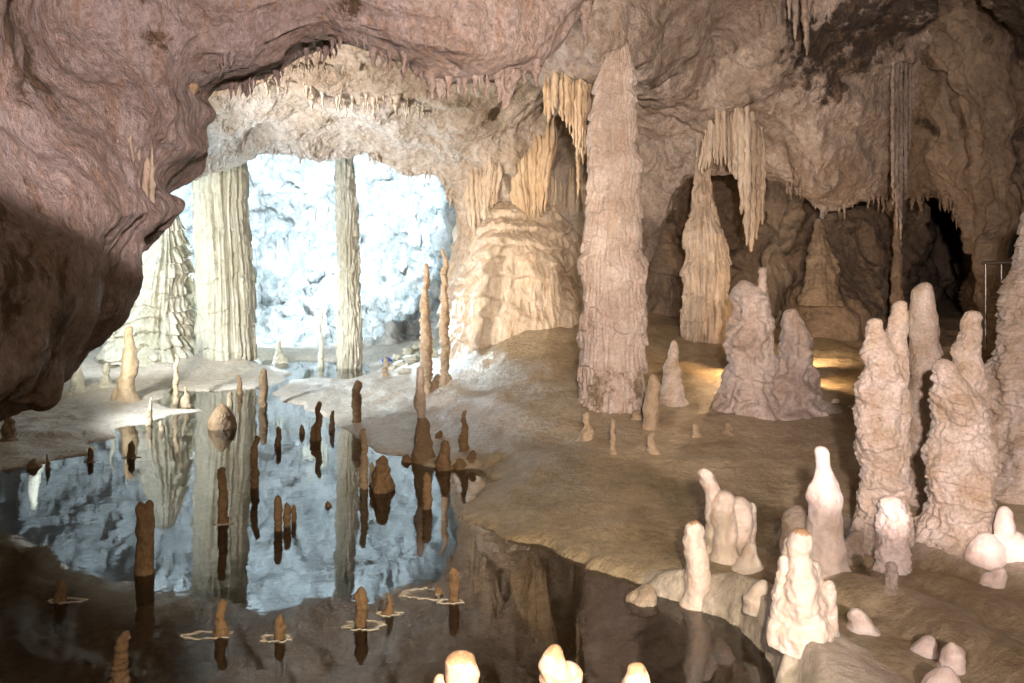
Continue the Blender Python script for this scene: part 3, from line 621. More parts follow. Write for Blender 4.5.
# ---- stalagmites standing in the pool
POOLG = 'stalagmites standing in the pool'
W = dict(water=True, group=POOLG)
stal('stalagmite', 'brown pointed boulder-like stalagmite with a broad foot in the middle of the left water', 222, 429, 403, 24, [(0, 1.18), (.3, 1.1), (.65, .75), (.85, .45), (1, .2)], dict(lump=.12, lf=1.2, fine=.05), 'brown', drift=.1, segs=50, **W)
stal('stalagmite', 'thin tall rod stalagmite in line with the terraced white cone', 176, 404, 354, 5.5, [(0, 1.15), (.6, .9), (1, .6)], 'thin', 'tan', **W)
stal('stalagmite', 'fat short beige stalagmite touching the thin tall rod', 186, 407, 386, 9, CONE, 'stub', 'tan', **W)
stal('stalagmite', 'yellow-brown spike rising from the ledge on the left water', 149, 425, 397, 7, CONE, 'thin', 'tan', **W)
stal('stalagmite', 'small peg right of the yellow-brown spike on the ledge', 162, 431, 420, 5, ROUND, 'thin', 'tan', **W)
stal('stalagmite', 'short square peg alone on dark water below the left ledge', 131, 458, 440, 7, ROUND, 'thin', 'brown', rim=(16, 0, .5), **W)
stal('stalagmite', 'small dark peg on the water near the left shore, left of the square peg', 90, 462, 447, 6, ROUND, 'thin', 'brown', rim=(12, 0, .5), **W)
stal('stalagmite', 'slender peg right behind the boulder-like stalagmite', 230, 406, 391, 6, ROUND, 'thin', 'tan', **W)
stal('stalagmite', 'thin peg on the mound edge in front of the thick fluted column', 240, 394, 374, 5.5, ROUND, 'thin', 'brown', **W)
stal('stalagmite', 'upright brown peg right of the white mound, taller than its neighbour', 263, 407, 368, 8, [(0, .95), (.4, 1.05), (.8, .95), (1, .7)], 'thin', 'brown', **W)
stal('stalagmite', 'thin dark peg between the long wand and the leaning pair', 278, 446, 426, 6, ROUND, 'thin', 'brown', **W)
stal('stalagmite', 'tiny stub left of the paired brown pegs', 302, 434, 424, 5, DOME, 'stub', 'brown', **W)
stal('stalagmite', 'shorter of the paired brown pegs', 313, 441, 424, 6, ROUND, 'thin', 'brown', **W)
stal('stalagmite', 'taller of the paired brown pegs', 318, 440, 401, 7, [(0, 1.1), (.6, .9), (1, .6)], 'thin', 'brown', **W)
stal('stalagmite', 'small round-topped peg just right of the paired brown pegs', 332, 430, 410, 5.5, ROUND, 'thin', 'brown', **W)
stal('stalagmite', 'stout brown peg on the pale shallows under the beaded column', 357, 425, 380, 9.5, [(0, .95), (.5, 1.1), (.85, .9), (1, .6)], 'thin', 'brown', **W)
stal('stalagmite', 'rust-brown wand with a long dark reflection, left of mid pool', 255, 488, 435, 7.5, [(0, 1.1), (.5, .95), (1, .75)], 'thin', 'brown', drift=.6, **W)
stal('stalagmite', 'brown wand ringed by a pale shelf in the fluted column\'s reflection', 223, 524, 466, 9.5, [(0, 1.2), (.4, 1.0), (.8, .9), (1, .6)], 'thin', 'brown', rim=(22, 0, .55), **W)
stal('stalagmite', 'thick double-headed brown stalagmite standing tall in the left foreground water', 145, 575, 501, 19, [(0, .95), (.5, .9), (.8, .85), (.93, .62, -4), (1, .5, -5)], 'smooth', 'brown', extra=[(4.5, 0, 74, 10, [(0, .6), (.6, 1), (1, .8)], 0)], drift=.15, **W)
stal('stalagmite', 'small peg with a broad pale shelf in the dark left foreground water', 61, 602, 577, 11, ROUND, 'thin', 'brown', rim=(36, 6, .4), **W)
stal('stalagmite', 'dark brown finger at the bottom edge of the left water', 120, 700, 632, 17, [(0, 1.3), (.4, 1.0), (.85, .75), (1, .5)], 'thin', 'brown', **W)
stal('stalagmite', 'tawny peg at the end of a long white raft of calcite', 221, 637, 599, 12, ROUND, 'thin', 'brown', rim=(52, -16, .35), **W)
stal('stalagmite', 'small honey-coloured peg inside a double white ring', 279, 640, 614, 11, [(0, .8), (.5, 1), (1, .8)], 'thin', 'brown', rim=(34, -2, .6), **W)
stal('stalagmite', 'straight dark peg inside a wide faint ring of calcite', 361, 627, 586, 13.5, [(0, .95), (.8, .95), (1, .85)], 'thin', 'brown', rim=(46, 3, .6), drift=.2, **W)
stal('stalagmite', 'short tapered peg right of the straight dark peg', 388, 615, 591, 10, CONE, 'thin', 'brown', rim=(26, 2, .5), **W)
stal('stalagmite', 'round brown knob barely above the water inside a scalloped ring', 438, 595, 586, 12, DOME, 'stub', 'brown', rim=(44, -16, .75), **W)
stal('stalagmite', 'straight brown peg beside the scalloped ring, right one of the front pegs', 454, 603, 567, 11, [(0, .9), (.5, 1), (1, .85)], 'thin', 'brown', rim=(28, -4, .5), drift=.2, **W)
stal('stalagmite', 'left and tallest peg of the brown trio in mid pool', 278, 531, 495, 8.5, [(0, .95), (1, .95)], 'thin', 'brown', drift=.2, **W)
stal('stalagmite', 'middle peg of the brown trio in mid pool', 287, 527, 502, 8, [(0, .95), (1, .9)], 'thin', 'brown', drift=.2, **W)
stal('stalagmite', 'smallest peg of the brown trio in mid pool', 294, 522, 504, 5, [(0, .95), (1, .9)], 'thin', 'brown', drift=.2, **W)
stal('stalagmite', 'tiny brown pebble-like knob alone on the blue-white reflection', 328, 507, 501, 9, DOME, 'stub', 'brown', **W)
stal('stalagmite', 'thin peg with a rose-lit tip left of the bottle-shaped stalagmite', 364, 489, 428, 8, [(0, 1.05), (.5, .95), (.9, .7), (1, .6)], 'thin', 'tan', **W)
stal('stalagmite', 'bottle-shaped dark stalagmite with a round knob on top', 382, 492, 455, 20, [(0, 1.15), (.3, 1.0), (.62, .62), (.72, .5), (.85, .56), (1, .45)], 'stub', 'brown', drift=.15, **W)
stal('stalagmite', 'small tan peg squeezed behind the bottle-shaped stalagmite', 372, 486, 462, 6, ROUND, 'thin', 'tan', **W)
stal('stalagmite', 'lone peg in the water just off the tip of the brown bank', 427, 509, 472, 10, [(0, 1), (1, .8)], 'thin', 'brown', drift=.2, **W)
LG = 'small stalagmites along the pool ledge'
stal('stalagmite', 'broad brown stalagmite crowned by a glowing rose spire at the edge of the pool', 423, 461, 366, 15, [(0, 1.35), (.15, 1.3), (.38, .95), (.44, .62, -2), (.6, .78, -3), (.85, .66, -3), (1, .4, -2)], 'smooth', 'crust', drift=.15, segs=60)
stal('stalagmite', 'dark thumb-shaped stalagmite right of the rose spire', 444, 470, 440, 13, [(0, 1.1), (.6, .85), (1, .6)], 'stub', 'brown', drift=.2)
stal('stalagmite', 'slim dark peg on the dry bank right of the thumb-shaped one', 464, 451, 410, 8, [(0, 1.2), (.4, 1.1), (.45, .85), (1, .6)], 'thin', 'brown')
stal('stalagmite', 'little dark knob right of the thumb-shaped stalagmite on the ledge', 472, 460, 450, 8, DOME, 'stub', 'brown', group=LG)
stal('stalagmite', 'low lump between thumb-shaped stalagmite and the little dark knob', 460, 466, 458, 12, DOME, 'stub', 'brown', group=LG)
stal('stalagmite', 'tiny knob at the left tip of the ledge by the rose spire', 407, 462, 454, 8, DOME, 'stub', 'brown', group=LG)
stal('stalagmite', 'tiny knob on the bank just behind the thumb-shaped stalagmite', 439, 438, 430, 6, DOME, 'stub', 'brown', group=LG)
# ---- stalagmites on the right bank, middle distance
stal('stalagmite', 'stubby two-stepped stalagmite left of the great rose column foot', 587, 440, 412, 12, [(0, 1.25), (.35, 1.0), (.6, .65), (1, .4)], 'stub', 'tan')
stal('stalagmite', 'thin pale candle-like stalagmite in front of the great rose column', 613, 454, 417, 6, ROUND, 'thin', 'tan')
stal('stalagmite', 'brown finger standing close against the right side of the great rose column', 652, 429, 374, 14, [(0, 1.15), (.6, .95), (1, .65)], 'smooth', 'tan', drift=.2)
stal('stalagmite', 'amber-lit knobbly cone right of the great rose column', 672, 404, 340, 19, [(0, 1.2), (.3, 1.0), (.8, .55), (1, .32)], 'knob', 'crust', drift=.2, segs=90, rings=130)
stal('stalagmite', 'short pointed stump on the open bank in front of the brown finger', 654, 454, 431, 12, [(0, 1.1), (.5, .8), (1, .35)], 'stub', 'tan')
stal('stalagmite', 'low bump tucked at the foot of the great rose column', 637, 420, 410, 10, DOME, 'stub', 'tan')
stal('stalagmite', 'small bump on the open bank, left of two near the jagged stalagmites', 696, 437, 423, 8, ROUND, 'stub', 'tan')
stal('stalagmite', 'small bump on the open bank, right of two near the jagged stalagmites', 728, 434, 422, 9, ROUND, 'stub', 'tan')
stal('stalagmite', 'stacked rugged stalagmite with a slim white finger on top', 750, 413, 280, 46, [(0, 1.15), (.3, 1.1), (.45, 1.0), (.62, .98), (.8, .8), (.92, .6, -6), (1, .35, -6)], dict(lump=.25, lf=1, knob=.12, ks=.3, step=.08, sp=.35, fine=.05), 'col', drift=.1,
     extra=[(12, -.05, 146, 14, [(0, 1.5), (.6, 1.5), (.85, .62), (1, .45)], 0)], segs=120, rings=200)
stal('stalagmite', 'jagged fin-like stalagmite leaning right of the stacked one', 789, 413, 308, 50, [(0, 1.35), (.3, 1.05), (.6, .72, 2), (.85, .44, 3), (1, .28, 2)], dict(lump=.3, lf=1.3, knob=.1, ks=.3, fine=.06), 'col', drift=.15,
     extra=[(-18, -.1, 55, 18, CONE, .15)], segs=120, rings=180)
stal('flowstone_cone', 'dim conical flowstone standing against the recess wall under the pointed bulge', 820, 300, 218, 32, [(0, 1.3), (.3, 1.1), (.7, .6), (1, .2)], 'terr', 'dim', depth=15.6, drift=.1, cat='flowstone cone')
# ---- the large crusted group at the right
CG = 'crusted stalagmites on the right'
stal('stalagmite', 'rose-lit twin-tipped stalagmite, leftmost of the big right-hand group', 880, 545, 318, 42, [(0, 1.15), (.12, 1.12), (.28, .86, -2), (.45, 1.0, -3), (.62, 1.05), (.78, .85, 1), (.92, .5, -3), (1, .28, -3)], 'crusty', 'crust', drift=.1, segs=150, rings=330,
     extra=[(19, .05, 243, 26, [(0, 1.0), (.6, 1.0), (.85, .85), (1, .45, 6)], 0), (22, .1, 120, 24, ROUND, 0)])
stal('stalagmite', 'tall smooth round-topped stalagmite in the middle of the big right-hand group', 926, 503, 282, 38, [(0, 1.15), (.35, .95), (.7, .85), (.9, .62), (1, .48)], 'smooth', 'crust', drift=.12, segs=110, rings=300)
stal('stalagmite', 'bottle-necked stalagmite with a lumpy fat body and a leaning neck at right', 957, 545, 358, 58, [(0, 1.25), (.3, 1.12), (.55, .98), (.75, .85), (.88, .6, -9), (1, .4, -14)], 'crusty', 'crust', drift=.08, segs=170, rings=300,
     extra=[(16, .06, 233, 26, [(0, 1.4), (.5, 1.5), (.7, 1.45), (.82, .9), (1, .66, 4)], 0)])
stal('stalagmite', 'huge grey-beige cone filling the right edge of view', 1040, 492, 205, 110, [(0, 1.12), (.3, 1.0), (.65, .66), (.9, .34), (1, .2)], dict(lump=.18, lf=1.6, knob=.05, ks=.07, step=.05, sp=.12, fine=.04), 'crust', drift=.05, segs=220, rings=330)
stal('stalagmite', 'rounded rose stalagmite at the feet of the twin-tipped one', 892, 572, 496, 33, [(0, .95), (.5, 1.0), (.8, .85), (1, .6)], 'crusty', 'white', drift=.1)
stal('stalagmite', 'tiny upright nub in the dark hollow before the rounded rose stalagmite', 891, 592, 562, 13, ROUND, 'stub', 'crust')
stal('stalagmite', 'blunt pinkish stalagmite on a swollen double foot at the far right', 1005, 558, 506, 25, ROUND, 'smooth', 'white', extra=[(-20, -.02, 24, 36, DOME, 0), (8, -.03, 26, 30, DOME, 0)], drift=.1)
stal('stalagmite', 'small white dome on the dark floor at the far right', 995, 584, 566, 18, DOME, 'smooth', 'white', extra=[(-8, 0, 9, 14, DOME, 0)])
stal('stalagmite', 'yellowish cluster of knobs left of the rounded rose stalagmite', 856, 562, 530, 20, DOME, 'stub', 'crust', extra=[(-12, 0, 18, 14, DOME, 0), (12, -.03, 14, 12, DOME, .2), (4, .06, 40, 14, DOME, 0), (-16, -.02, 8, 22, DOME, 0)])
# ---- the alabaster group in front
stal('stalagmite', 'dark rounded stalagmite shaded behind the front white one', 797, 575, 505, 34, [(0, .95), (.6, 1.0), (1, .75)], 'smooth', 'crust', drift=.1)
stal('stalagmite', 'tall fin-shaped stalagmite with a knobbed tip, lit rose on its right side', 826, 580, 446, 38, [(0, 1.05), (.35, 1.0), (.6, .85), (.78, .6, -2), (.84, .36, -3), (1, .32, -4)], 'smooth', 'white', drift=.1, segs=110)
stal('stalagmite', 'glowing white stalagmite with side lobes, frontmost on the pale tongue', 801, 634, 528, 44, [(0, 1.15), (.25, 1.1), (.5, .78), (.75, .6), (.9, .55), (1, .48)], dict(lump=.22, lf=1.2, fine=.02), 'white', drift=.1, segs=120, rings=180,
     extra=[(-19, .03, 72, 20, [(0, 1.2), (.5, 1.0), (1, .5)], .06), (-8, .06, 88, 18, ROUND, 0), (20, .10, 62, 22, [(0, 1), (1, .6)], 0), (34, .10, 42, 18, DOME, 0)])
stal('stalagmite', 'upright blunt white stalagmite, leftmost on the pale tongue', 696, 608, 520, 25, [(0, .98), (.5, 1.0), (.85, .8), (1, .55)], 'smooth', 'white', drift=.12, segs=80)
stal('stalagmite', 'slanting white finger-like pair of lobes behind the blunt leftmost one', 724, 562, 490, 24, [(0, 1.0), (.6, 1.0), (1, .8)], 'smooth', 'white', extra=[(-9, .06, 90, 18, [(0, .9), (.7, .95), (.97, .9, -9), (1, .7, -9)], 0)], drift=.1)
stal('stalagmite', 'white fist-shaped stalagmite right of the slanting finger-like pair', 740, 558, 496, 26, [(0, .5), (.25, .7), (.6, 1.0), (.9, .9), (1, .7)], 'smooth', 'white', drift=.1, extra=[(8, .04, 52, 16, DOME, .1)])
stal('stalagmite', 'little white hump under the fist-shaped stalagmite', 746, 570, 543, 24, [(0, 1.2), (.4, .9), (1, .45)], 'smooth', 'white')
stal('stalagmite', 'cube-like white nub between the blunt leftmost and the glowing front stalagmite', 757, 602, 579, 19, DOME, 'smooth', 'white')
NG = 'white nubs on the front tongue'
stal('stalagmite', 'smooth white nub right of the glowing front stalagmite', 862, 632, 605, 24, DOME, 'smooth', 'white', group=NG)
stal('stalagmite', 'flat white nub in the groove of the lower right corner, farther left one', 925, 654, 636, 22, DOME, 'smooth', 'white', group=NG)
stal('stalagmite', 'taller white nub in the lower right corner, right one', 953, 672, 641, 24, [(0, 1), (.6, 1), (1, .6)], 'smooth', 'white', group=NG)
stal('stalagmite', 'white nub cut by the bottom edge of view in the lower right corner', 940, 700, 668, 32, DOME, 'smooth', 'white', group=NG)
stal('stalagmite', 'crusty pale nodule on the very edge of the bank left of the white tongue', 642, 603, 584, 22, DOME, 'stub', 'crust', extra=[(-8, 0, 10, 14, DOME, 0), (9, -.02, 12, 12, DOME, 0)])
def capstain(me, h, d):
    co = np.empty(len(me.vertices) * 3, np.float32); me.vertices.foreach_get('co', co); co = co.reshape(-1, 3)
    a = me.attributes.new('stain_shade', 'FLOAT', 'POINT'); a.data.foreach_set('value', (1.1 * sstep(h - d, h - d * .25, co[:, 2] + .3 * d * noise(co.astype(float) * 25, 3))).astype(np.float32))
for o in LINEUP:
    if o['label'].startswith(('glowing white', 'upright blunt')): capstain(o.data, max(v.co.z for v in o.data.vertices), .05)
for o in LINEUP:      # lit spire and shaded foot painted in: foot darkened below the rose light
    if o['label'].startswith('broad brown'):
        co = np.array([v.co for v in o.data.vertices]); a = o.data.attributes.new('stain_shade', 'FLOAT', 'POINT'); a.data.foreach_set('value', (1.3 * (1 - sstep(.42, .5, co[:, 2] / co[:, 2].max()))).astype(np.float32))
TG = 'bright stalagmite tips along the bottom edge'
def tip(label, px, pyt, w, D, extra=None):
    z = EYE - (900 - HZ) / F * D
    h = EYE - (pyt - HZ) / F * D + 0.05
    r = w / 2 / F * D; x = (px - 512) / F * D
    parts = [spire(h, [(0, r * 2.0), (.6, r * 1.35), (.8, r * 1.05), (1, r * .72)], 70, 150, dict(lump=.3, lf=1.0, fine=.02, ring=.05, rf=18), px, drift=.1, below=.25)]
    for (dx, hh, ww) in (extra or []):
        h2 = h - hh / F * D; r2 = ww / 2 / F * D
        v, f = spire(h2, [(0, r2 * 1.6), (1, r2 * .8)], 50, 110, dict(lump=.3, lf=1, fine=.02), px + 5, below=.25); parts.append((v + (dx / F * D, .02, 0), f))
    v, f = join(parts); me = fuse(v, f, .006, 3); capstain(me, h, .07)
    o = link('stalagmite', me, M['tipm'], loc=(x, D, -0.05)); tag(o, label, 'stalagmite', TG)
M['tipm'] = rock('bright_stalagmite', (0.68, 0.56, 0.50), (0.55, 0.36, 0.22), (0.42, 0.25, 0.14), 4, 1.3, 0.3, 0.004, 40, 0.72, sss=0.35)
tip('overlit white tip with a small side lobe, leftmost of the three at the bottom edge', 461, 650, 38, 3.4, [(-22, 26, 18)])
tip('overlit white tip with a shaded crown, middle one of the three at the bottom edge', 554, 646, 34, 3.4, [(14, 18, 34)])
tip('overlit white tip with an orange cap, rightmost of the three at the bottom edge', 637, 663, 34, 3.4)
# more of the left shore, seen under the overhang and in the water
stal('stalagmite', 'small white cone on the snowy left bank right under the overhang tip', 78, 392, 356, 14, CONE, 'smooth', 'pale')
stal('stalagmite', 'low white mound-like stalagmite at the far end of the left bank', 58, 396, 366, 16, CONE, 'smooth', 'pale')
stal('stalagmite', 'tall pale spire in the left bay, hidden behind the overhang but mirrored in the pool', 40, 372, 250, 26, CONE, 'smooth', 'pale')
stal('stalagmite', 'slim pale needle in the left bay, mirrored in the pool beside the wide white cone', 112, 366, 268, 9, CONE, 'thin', 'pale')
# ------------------------------------------------------------------ hanging dripstone
def hit(px, py, names):
    best = None
    d = Vector(P(px, py, 1.0) - np.array([0, 0, EYE])).normalized()
    for n in names:
        r = BV[n].ray_cast(Vector((0, 0, EYE)), d)
        if r[0] is not None and (best is None or r[3] < best[3]): best = r
    return best[0] if best else None
def stalactite_mesh(seed, style, segs=12, rings=22, ratio=0.11):
    v, f = spire(1.0, [(0, ratio * 1.5), (.12, ratio), (.5, ratio * .68), (.85, ratio * .34), (1, ratio * .12)], segs, rings, style, seed, drift=.6, below=.12)
    v[:, 2] *= -1
    return mesh_np('stalactite', v, f[:, ::-1])
VAR = {m: [stalactite_mesh(s + 40, dict(lump=.35, lf=.7, flute=.15, ff=2, fine=.06), ratio=rr) for s, rr in enumerate((0.10, 0.13, 0.17, 0.085, 0.12))] for m in ('near', 'drape', 'vault', 'right', 'dim', 'back', 'rim')}
for m, lst in VAR.items():
    for me in lst: me.materials.append(M[m])
nstal = [0]
def hang(px, py, lpx, label, group, m, names, wide=1.0, D=None):
    h = hit(px, py, names) if D is None else Vector(P(px, py, D))
    if h is None: return None
    o = bpy.data.objects.new('stalactite', rnd.choice(VAR[m])); C.objects.link(o)
    L_ = lpx / F * h[1]
    o.location = (h[0], h[1], h[2] + 0.03 * L_); o.scale = (L_ * wide, L_ * wide, L_)
    o.rotation_euler = (rnd.uniform(-.03, .03), rnd.uniform(-.03, .03), rnd.uniform(0, 6.28))
    tag(o, label, 'stalactite', group); nstal[0] += 1
def fringe(pts, n, lo, hi, label, m, names, wide=(.9, 1.5), jit=3, group=None, edge=False):
    pts = np.array(pts, float); seg = np.r_[0, np.cumsum(np.hypot(*np.diff(pts, axis=0).T))]
    def part(x):
        t = (x - pts[:, 0].min()) / (np.ptp(pts[:, 0]) + 1e-6); return ', left stretch' if t < .34 else (', middle stretch' if t < .67 else ', right stretch')
    for k in range(n):
        s = rnd.uniform(0, seg[-1]); x = np.interp(s, seg, pts[:, 0]); y = np.interp(s, seg, pts[:, 1])
        l = lo + (hi - lo) * rnd.random() ** 2
        if edge:      # drop to the true lower lip of the rock at this place
            ys = [yy for yy in np.arange(y - 26, y + 26, 1.5) if hit(x, yy, names) is not None and hit(x, yy, names)[1] < edge]
            if not ys: continue
            y = max(ys) - 1.5 - abs(rnd.gauss(0, jit))
            hang(x, y, l, label + part(x), group or label, m, names, rnd.uniform(*wide) * min(1, 12 / l + .35)); continue
        hang(x, y + rnd.uniform(-jit, jit), l, label + part(x), group or label, m, names, rnd.uniform(*wide) * min(1, 12 / l + .35))
CR = ['cave_rock_mass']
fringe([(232, 88), (268, 72), (305, 56), (345, 44), (395, 54)], 46, 7, 22, 'short stalactite in the fringe where the rose ceiling ends above the bright vault', 'near', CR, jit=3, edge=12)
fringe([(400, 54), (440, 64), (480, 76), (512, 82), (545, 74)], 44, 9, 28, 'short stalactite in the fringe under the lowest point of the rose ceiling', 'near', CR, jit=3, edge=12)
hang(511, 76, 36, 'largest dark pointed stalactite at the lowest point of the rose ceiling', None, 'near', CR, 1.5)
hang(502, 74, 28, 'narrower stalactite just left of the largest dark pointed one', None, 'near', CR, 1.0)
fringe([(420, 30), (470, 45), (520, 35), (440, 12), (500, 15)], 30, 6, 17, 'little brown stalactite scattered on the rose ceiling above its fringe', 'near', CR, jit=9)
hang(585, 8, 45, 'long brown stalactite hanging at the right end of the rose ceiling', None, 'near', CR, .9)
hang(606, -12, 34, 'brown stalactite cut by the top edge right of the long one', None, 'near', CR, .9)
hang(192, 88, 26, 'amber stalactite tooth on the left rock above the white vault edge', None, 'drape', CR, 1.6)
fringe([(146, 30), (168, 45), (180, 66), (256, 48)], 8, 10, 22, 'thin dark stalactite on the upper left rock', 'near', CR)
CV = ['cave_vault']
fringe([(262, 84), (300, 86), (330, 98), (372, 100), (425, 104)], 44, 7, 20, 'fine white straw in the row across the middle of the vault', 'rim', CV, jit=5, wide=(.8, 1.3))
fringe([(236, 62), (256, 70), (280, 78), (300, 62), (330, 56)], 20, 7, 18, 'fine pale straw high on the vault just behind the rose ceiling edge', 'vault', CV, jit=6, wide=(.8, 1.3))
fringe([(160, 186), (196, 172), (215, 166), (238, 152)], 14, 6, 14, 'fine straw on the vault rim above the thick fluted column', 'rim', CV, wide=(.6, 1))
fringe([(262, 146), (300, 157), (345, 155), (390, 162), (420, 172), (448, 174), (463, 190)], 38, 5, 13, 'tiny stalactite on the lower rim of the vault before the blue-white wall', 'vault', CV, jit=2, edge=17.5)
CW = ['cave_wall_right']
fringe([(716, 158), (735, 160), (752, 164)], 9, 6, 18, 'small stalactite in the shadow behind the cream curtain', 'right', CW)
fringe([(765, 178), (800, 198), (822, 210), (850, 202), (885, 192)], 26, 5, 18, 'small stalactite along the lower edge of the great brown bulge', 'right', CW, jit=2, edge=16.5)
hang(822, 206, 16, 'stout point under the tip of the great brown bulge', None, 'right', CW, 2.2)
fringe([(740, 8), (775, 12), (800, 6), (830, 14)], 14, 8, 22, 'stalactite in the dusky row at the top above the brown bulge', 'right', CW, jit=5)
CP = ['cave_wall_passage']
fringe([(912, 186), (930, 184), (950, 188), (960, 198)], 20, 8, 20, 'stalactite in the fringe over the black passage mouth', 'dim', CP, jit=2, edge=18)

# flowstone curtains: rows of fused organ-pipe tubes on a backing web
def drapery(label, cols, m, D, seed=1, name='flowstone_curtain', depth=0.0, root=None, names=None):
    """cols: (px, top py, bottom py, width px[, tilt px])"""
    parts = []; ds = []
    for c in cols:
        hh = hit(c[0], c[1], names or [k for k in BV if k != 'cave_wall_back']); ds.append(hh[1] if hh is not None else D)
    md = float(np.median(ds)); ds = np.clip(ds, md - .35, md + .35); ds = np.convolve(np.pad(ds, 1, mode='edge'), [.25, .5, .25], 'valid')
    D = md; x0, _, z0 = P(cols[0][0], cols[0][1], D)
    for k, c in enumerate(cols):
        px, t, b, wd = c[:4]; tilt = c[4] if len(c) > 4 else 0
        Dk = ds[k] + 0.03 + 0.02 * math.sin(k * 2.3) * wd / 10
        L_ = (b - t) / F * Dk; r = wd / 2 / F * Dk
        v, f = spire(L_, [(0, r * .3), (.14, r * .9), (.3, r * 1.0), (.6, r * .85, tilt * .6 / F * Dk), (.85, r * .6, tilt * .85 / F * Dk), (1, r * .18, tilt / F * Dk)], 18, max(24, int((b - t) * .8)), dict(lump=.35, lf=.5, flute=.25, ff=2.4, fz=.12, fine=.04), seed + k, drift=.25, below=.12)
        v[:, 2] *= -1; p = P(px, t, Dk); parts.append((v + p - np.array([x0, D, z0]), f[:, ::-1]))
    v, f = join(parts)
    o = link(name, mesh_np(name, v, f), M[m], loc=(x0, D, z0)); tag(o, label, 'flowstone curtain'); return o
def cols(x0, x1, n, top, bot, w, rj=6, tilt=0, seed=0):
    r = random.Random(seed); out = []
    for k in range(n):
        t = k / max(1, n - 1); out.append((x0 + (x1 - x0) * t + r.uniform(-1, 1), np.interp(t, np.linspace(0, 1, len(top)), top) + r.uniform(-14, 9), np.interp(t, np.linspace(0, 1, len(bot)), bot) + r.uniform(-rj, rj), w * r.uniform(.8, 1.3), tilt * (t - .5) * 2))
    return out
drapery('long cream curtain hanging free like organ pipes above the stacked stalagmite', [(737, 112, 180, 8), (742, 104, 215, 9), (747, 106, 246, 10), (752, 112, 252, 11), (757, 120, 240, 9), (762, 132, 225, 8)], 'rib', 14.3, 3)
drapery('fan of cream ribs spreading down from the rock left of the long curtain', cols(702, 738, 12, [138, 120, 108, 104], [176, 164, 168, 188], 6, 6, 4, 2), 'rib', 14.7, 5)
drapery('amber curtain of close ribs hanging left of the great rose column top', cols(546, 590, 14, [92, 78, 74, 76, 84], [118, 112, 150, 160], 5.5, 8, 0, 4), 'drape', 14.6, 9)
drapery('long amber pipes behind the left side of the great rose column', cols(578, 592, 4, [84, 84], [190, 150], 5, 12, 0, 5), 'drape', 14.3, 12)
drapery('slanting orange curtain falling to the top of the flowstone bulge', cols(512, 556, 14, [178, 150, 132, 122], [232, 225, 215, 205], 6.5, 6, -10, 6), 'drape', 15.4, 15)
drapery('web of thin rose ribs between the orange curtain and the great column', cols(548, 590, 11, [178, 172, 166], [250, 262, 262], 4.5, 14, 8, 7), 'flow', 15.2, 19)
BK = ['cave_wall_back']
drapery('white ribbed curtain low on the back wall between the two chamber columns', cols(266, 326, 16, [262, 250, 258], [342, 346, 338], 5.5, 9, 0, 21), 'pale', 23.5, 51, names=BK)
drapery('short pale curtain high on the back wall left of the beaded column', cols(292, 326, 9, [200, 196], [232, 240], 4.5, 9, 0, 22), 'pale', 24.5, 55, names=BK)
drapery('faint yellow curtain at the right rim of the vault', cols(468, 500, 8, [176, 168, 160], [235, 225, 205], 6, 8, -4, 8), 'flow', 15.7, 23)
drapery('pale ribs hanging on the left rock over the overhang', [(118, 155, 200, 7), (124, 140, 222, 9), (130, 138, 232, 10), (137, 140, 214, 8), (146, 150, 225, 8), (152, 160, 232, 7)], 'rib', 6.35, 27, depth=.5)
drapery('thin dark ribs falling past the right end of the brown bulge', [(893, 62, 205, 4.5), (897, 60, 232, 5), (901, 62, 240, 5), (906, 62, 200, 4.5), (910, 64, 150, 4)], 'right', 14.1, 33)
drapery('dusky pair of ribs hanging from the top edge above the brown bulge', [(795, -30, 40, 6), (803, -30, 56, 7, 4), (789, -30, 20, 5)], 'right', 12.4, 37)
drapery('short toothed skirt at the foot of the recess right of the great column', cols(650, 690, 14, [300, 296], [333, 331], 3.6, 4, 0, 9), 'dim', 16.4, 41)

# ------------------------------------------------------------------ rubble and the small visitors' things
def boulder(px, py, w, h, seed, mat='pale', label='', group=None, cat='stone'):
    x, y, z = ground_at(px, py); r = w / 2 / F * y
    n = 18; m_ = 26
    th, ph = np.meshgrid(np.linspace(0, math.pi, n), np.linspace(0, 2 * math.pi, m_, endpoint=False), indexing='ij')
    p = np.stack([np.sin(th) * np.cos(ph), np.sin(th) * np.sin(ph), np.cos(th)], -1).reshape(-1, 3)
    p = p * (1 + .35 * fbm(p * 1.2 + seed, 3, seed)[:, None]) * (r, r * .8, h / 2 / F * y)
    I, J = np.meshgrid(np.arange(n - 1), np.arange(m_), indexing='ij'); J2 = (J + 1) % m_
    f = np.stack([I * m_ + J, (I + 1) * m_ + J, (I + 1) * m_ + J2, I * m_ + J2], -1).reshape(-1, 4)
    o = link('stone', mesh_np('stone', p, f), M[mat], loc=(x, y, z + h * .3 / F * y)); tag(o, label, cat, group)
for k, (px, py, w_, h_) in enumerate([(400, 366, 14, 7), (412, 362, 16, 8), (408, 355, 12, 9), (421, 358, 12, 8), (396, 360, 9, 7), (433, 356, 9, 9), (417, 350, 10, 8), (426, 366, 16, 6), (404, 372, 13, 5), (392, 370, 8, 5)]):
    boulder(px, py, w_, h_, k + 3, 'pale', 'pale broken stone in the rubble heap at the back of the chamber', 'stones of the rubble heap')
for k, (px, py, w_, h_) in enumerate([(828, 406, 8, 4), (836, 403, 9, 5), (845, 405, 8, 4), (838, 408, 8, 3), (850, 408, 6, 3)]):
    boulder(px, py, w_, h_, k + 33, 'crust', 'small amber-lit stone in the pile right of the jagged fin stalagmite', 'stones lit by the amber lamp')
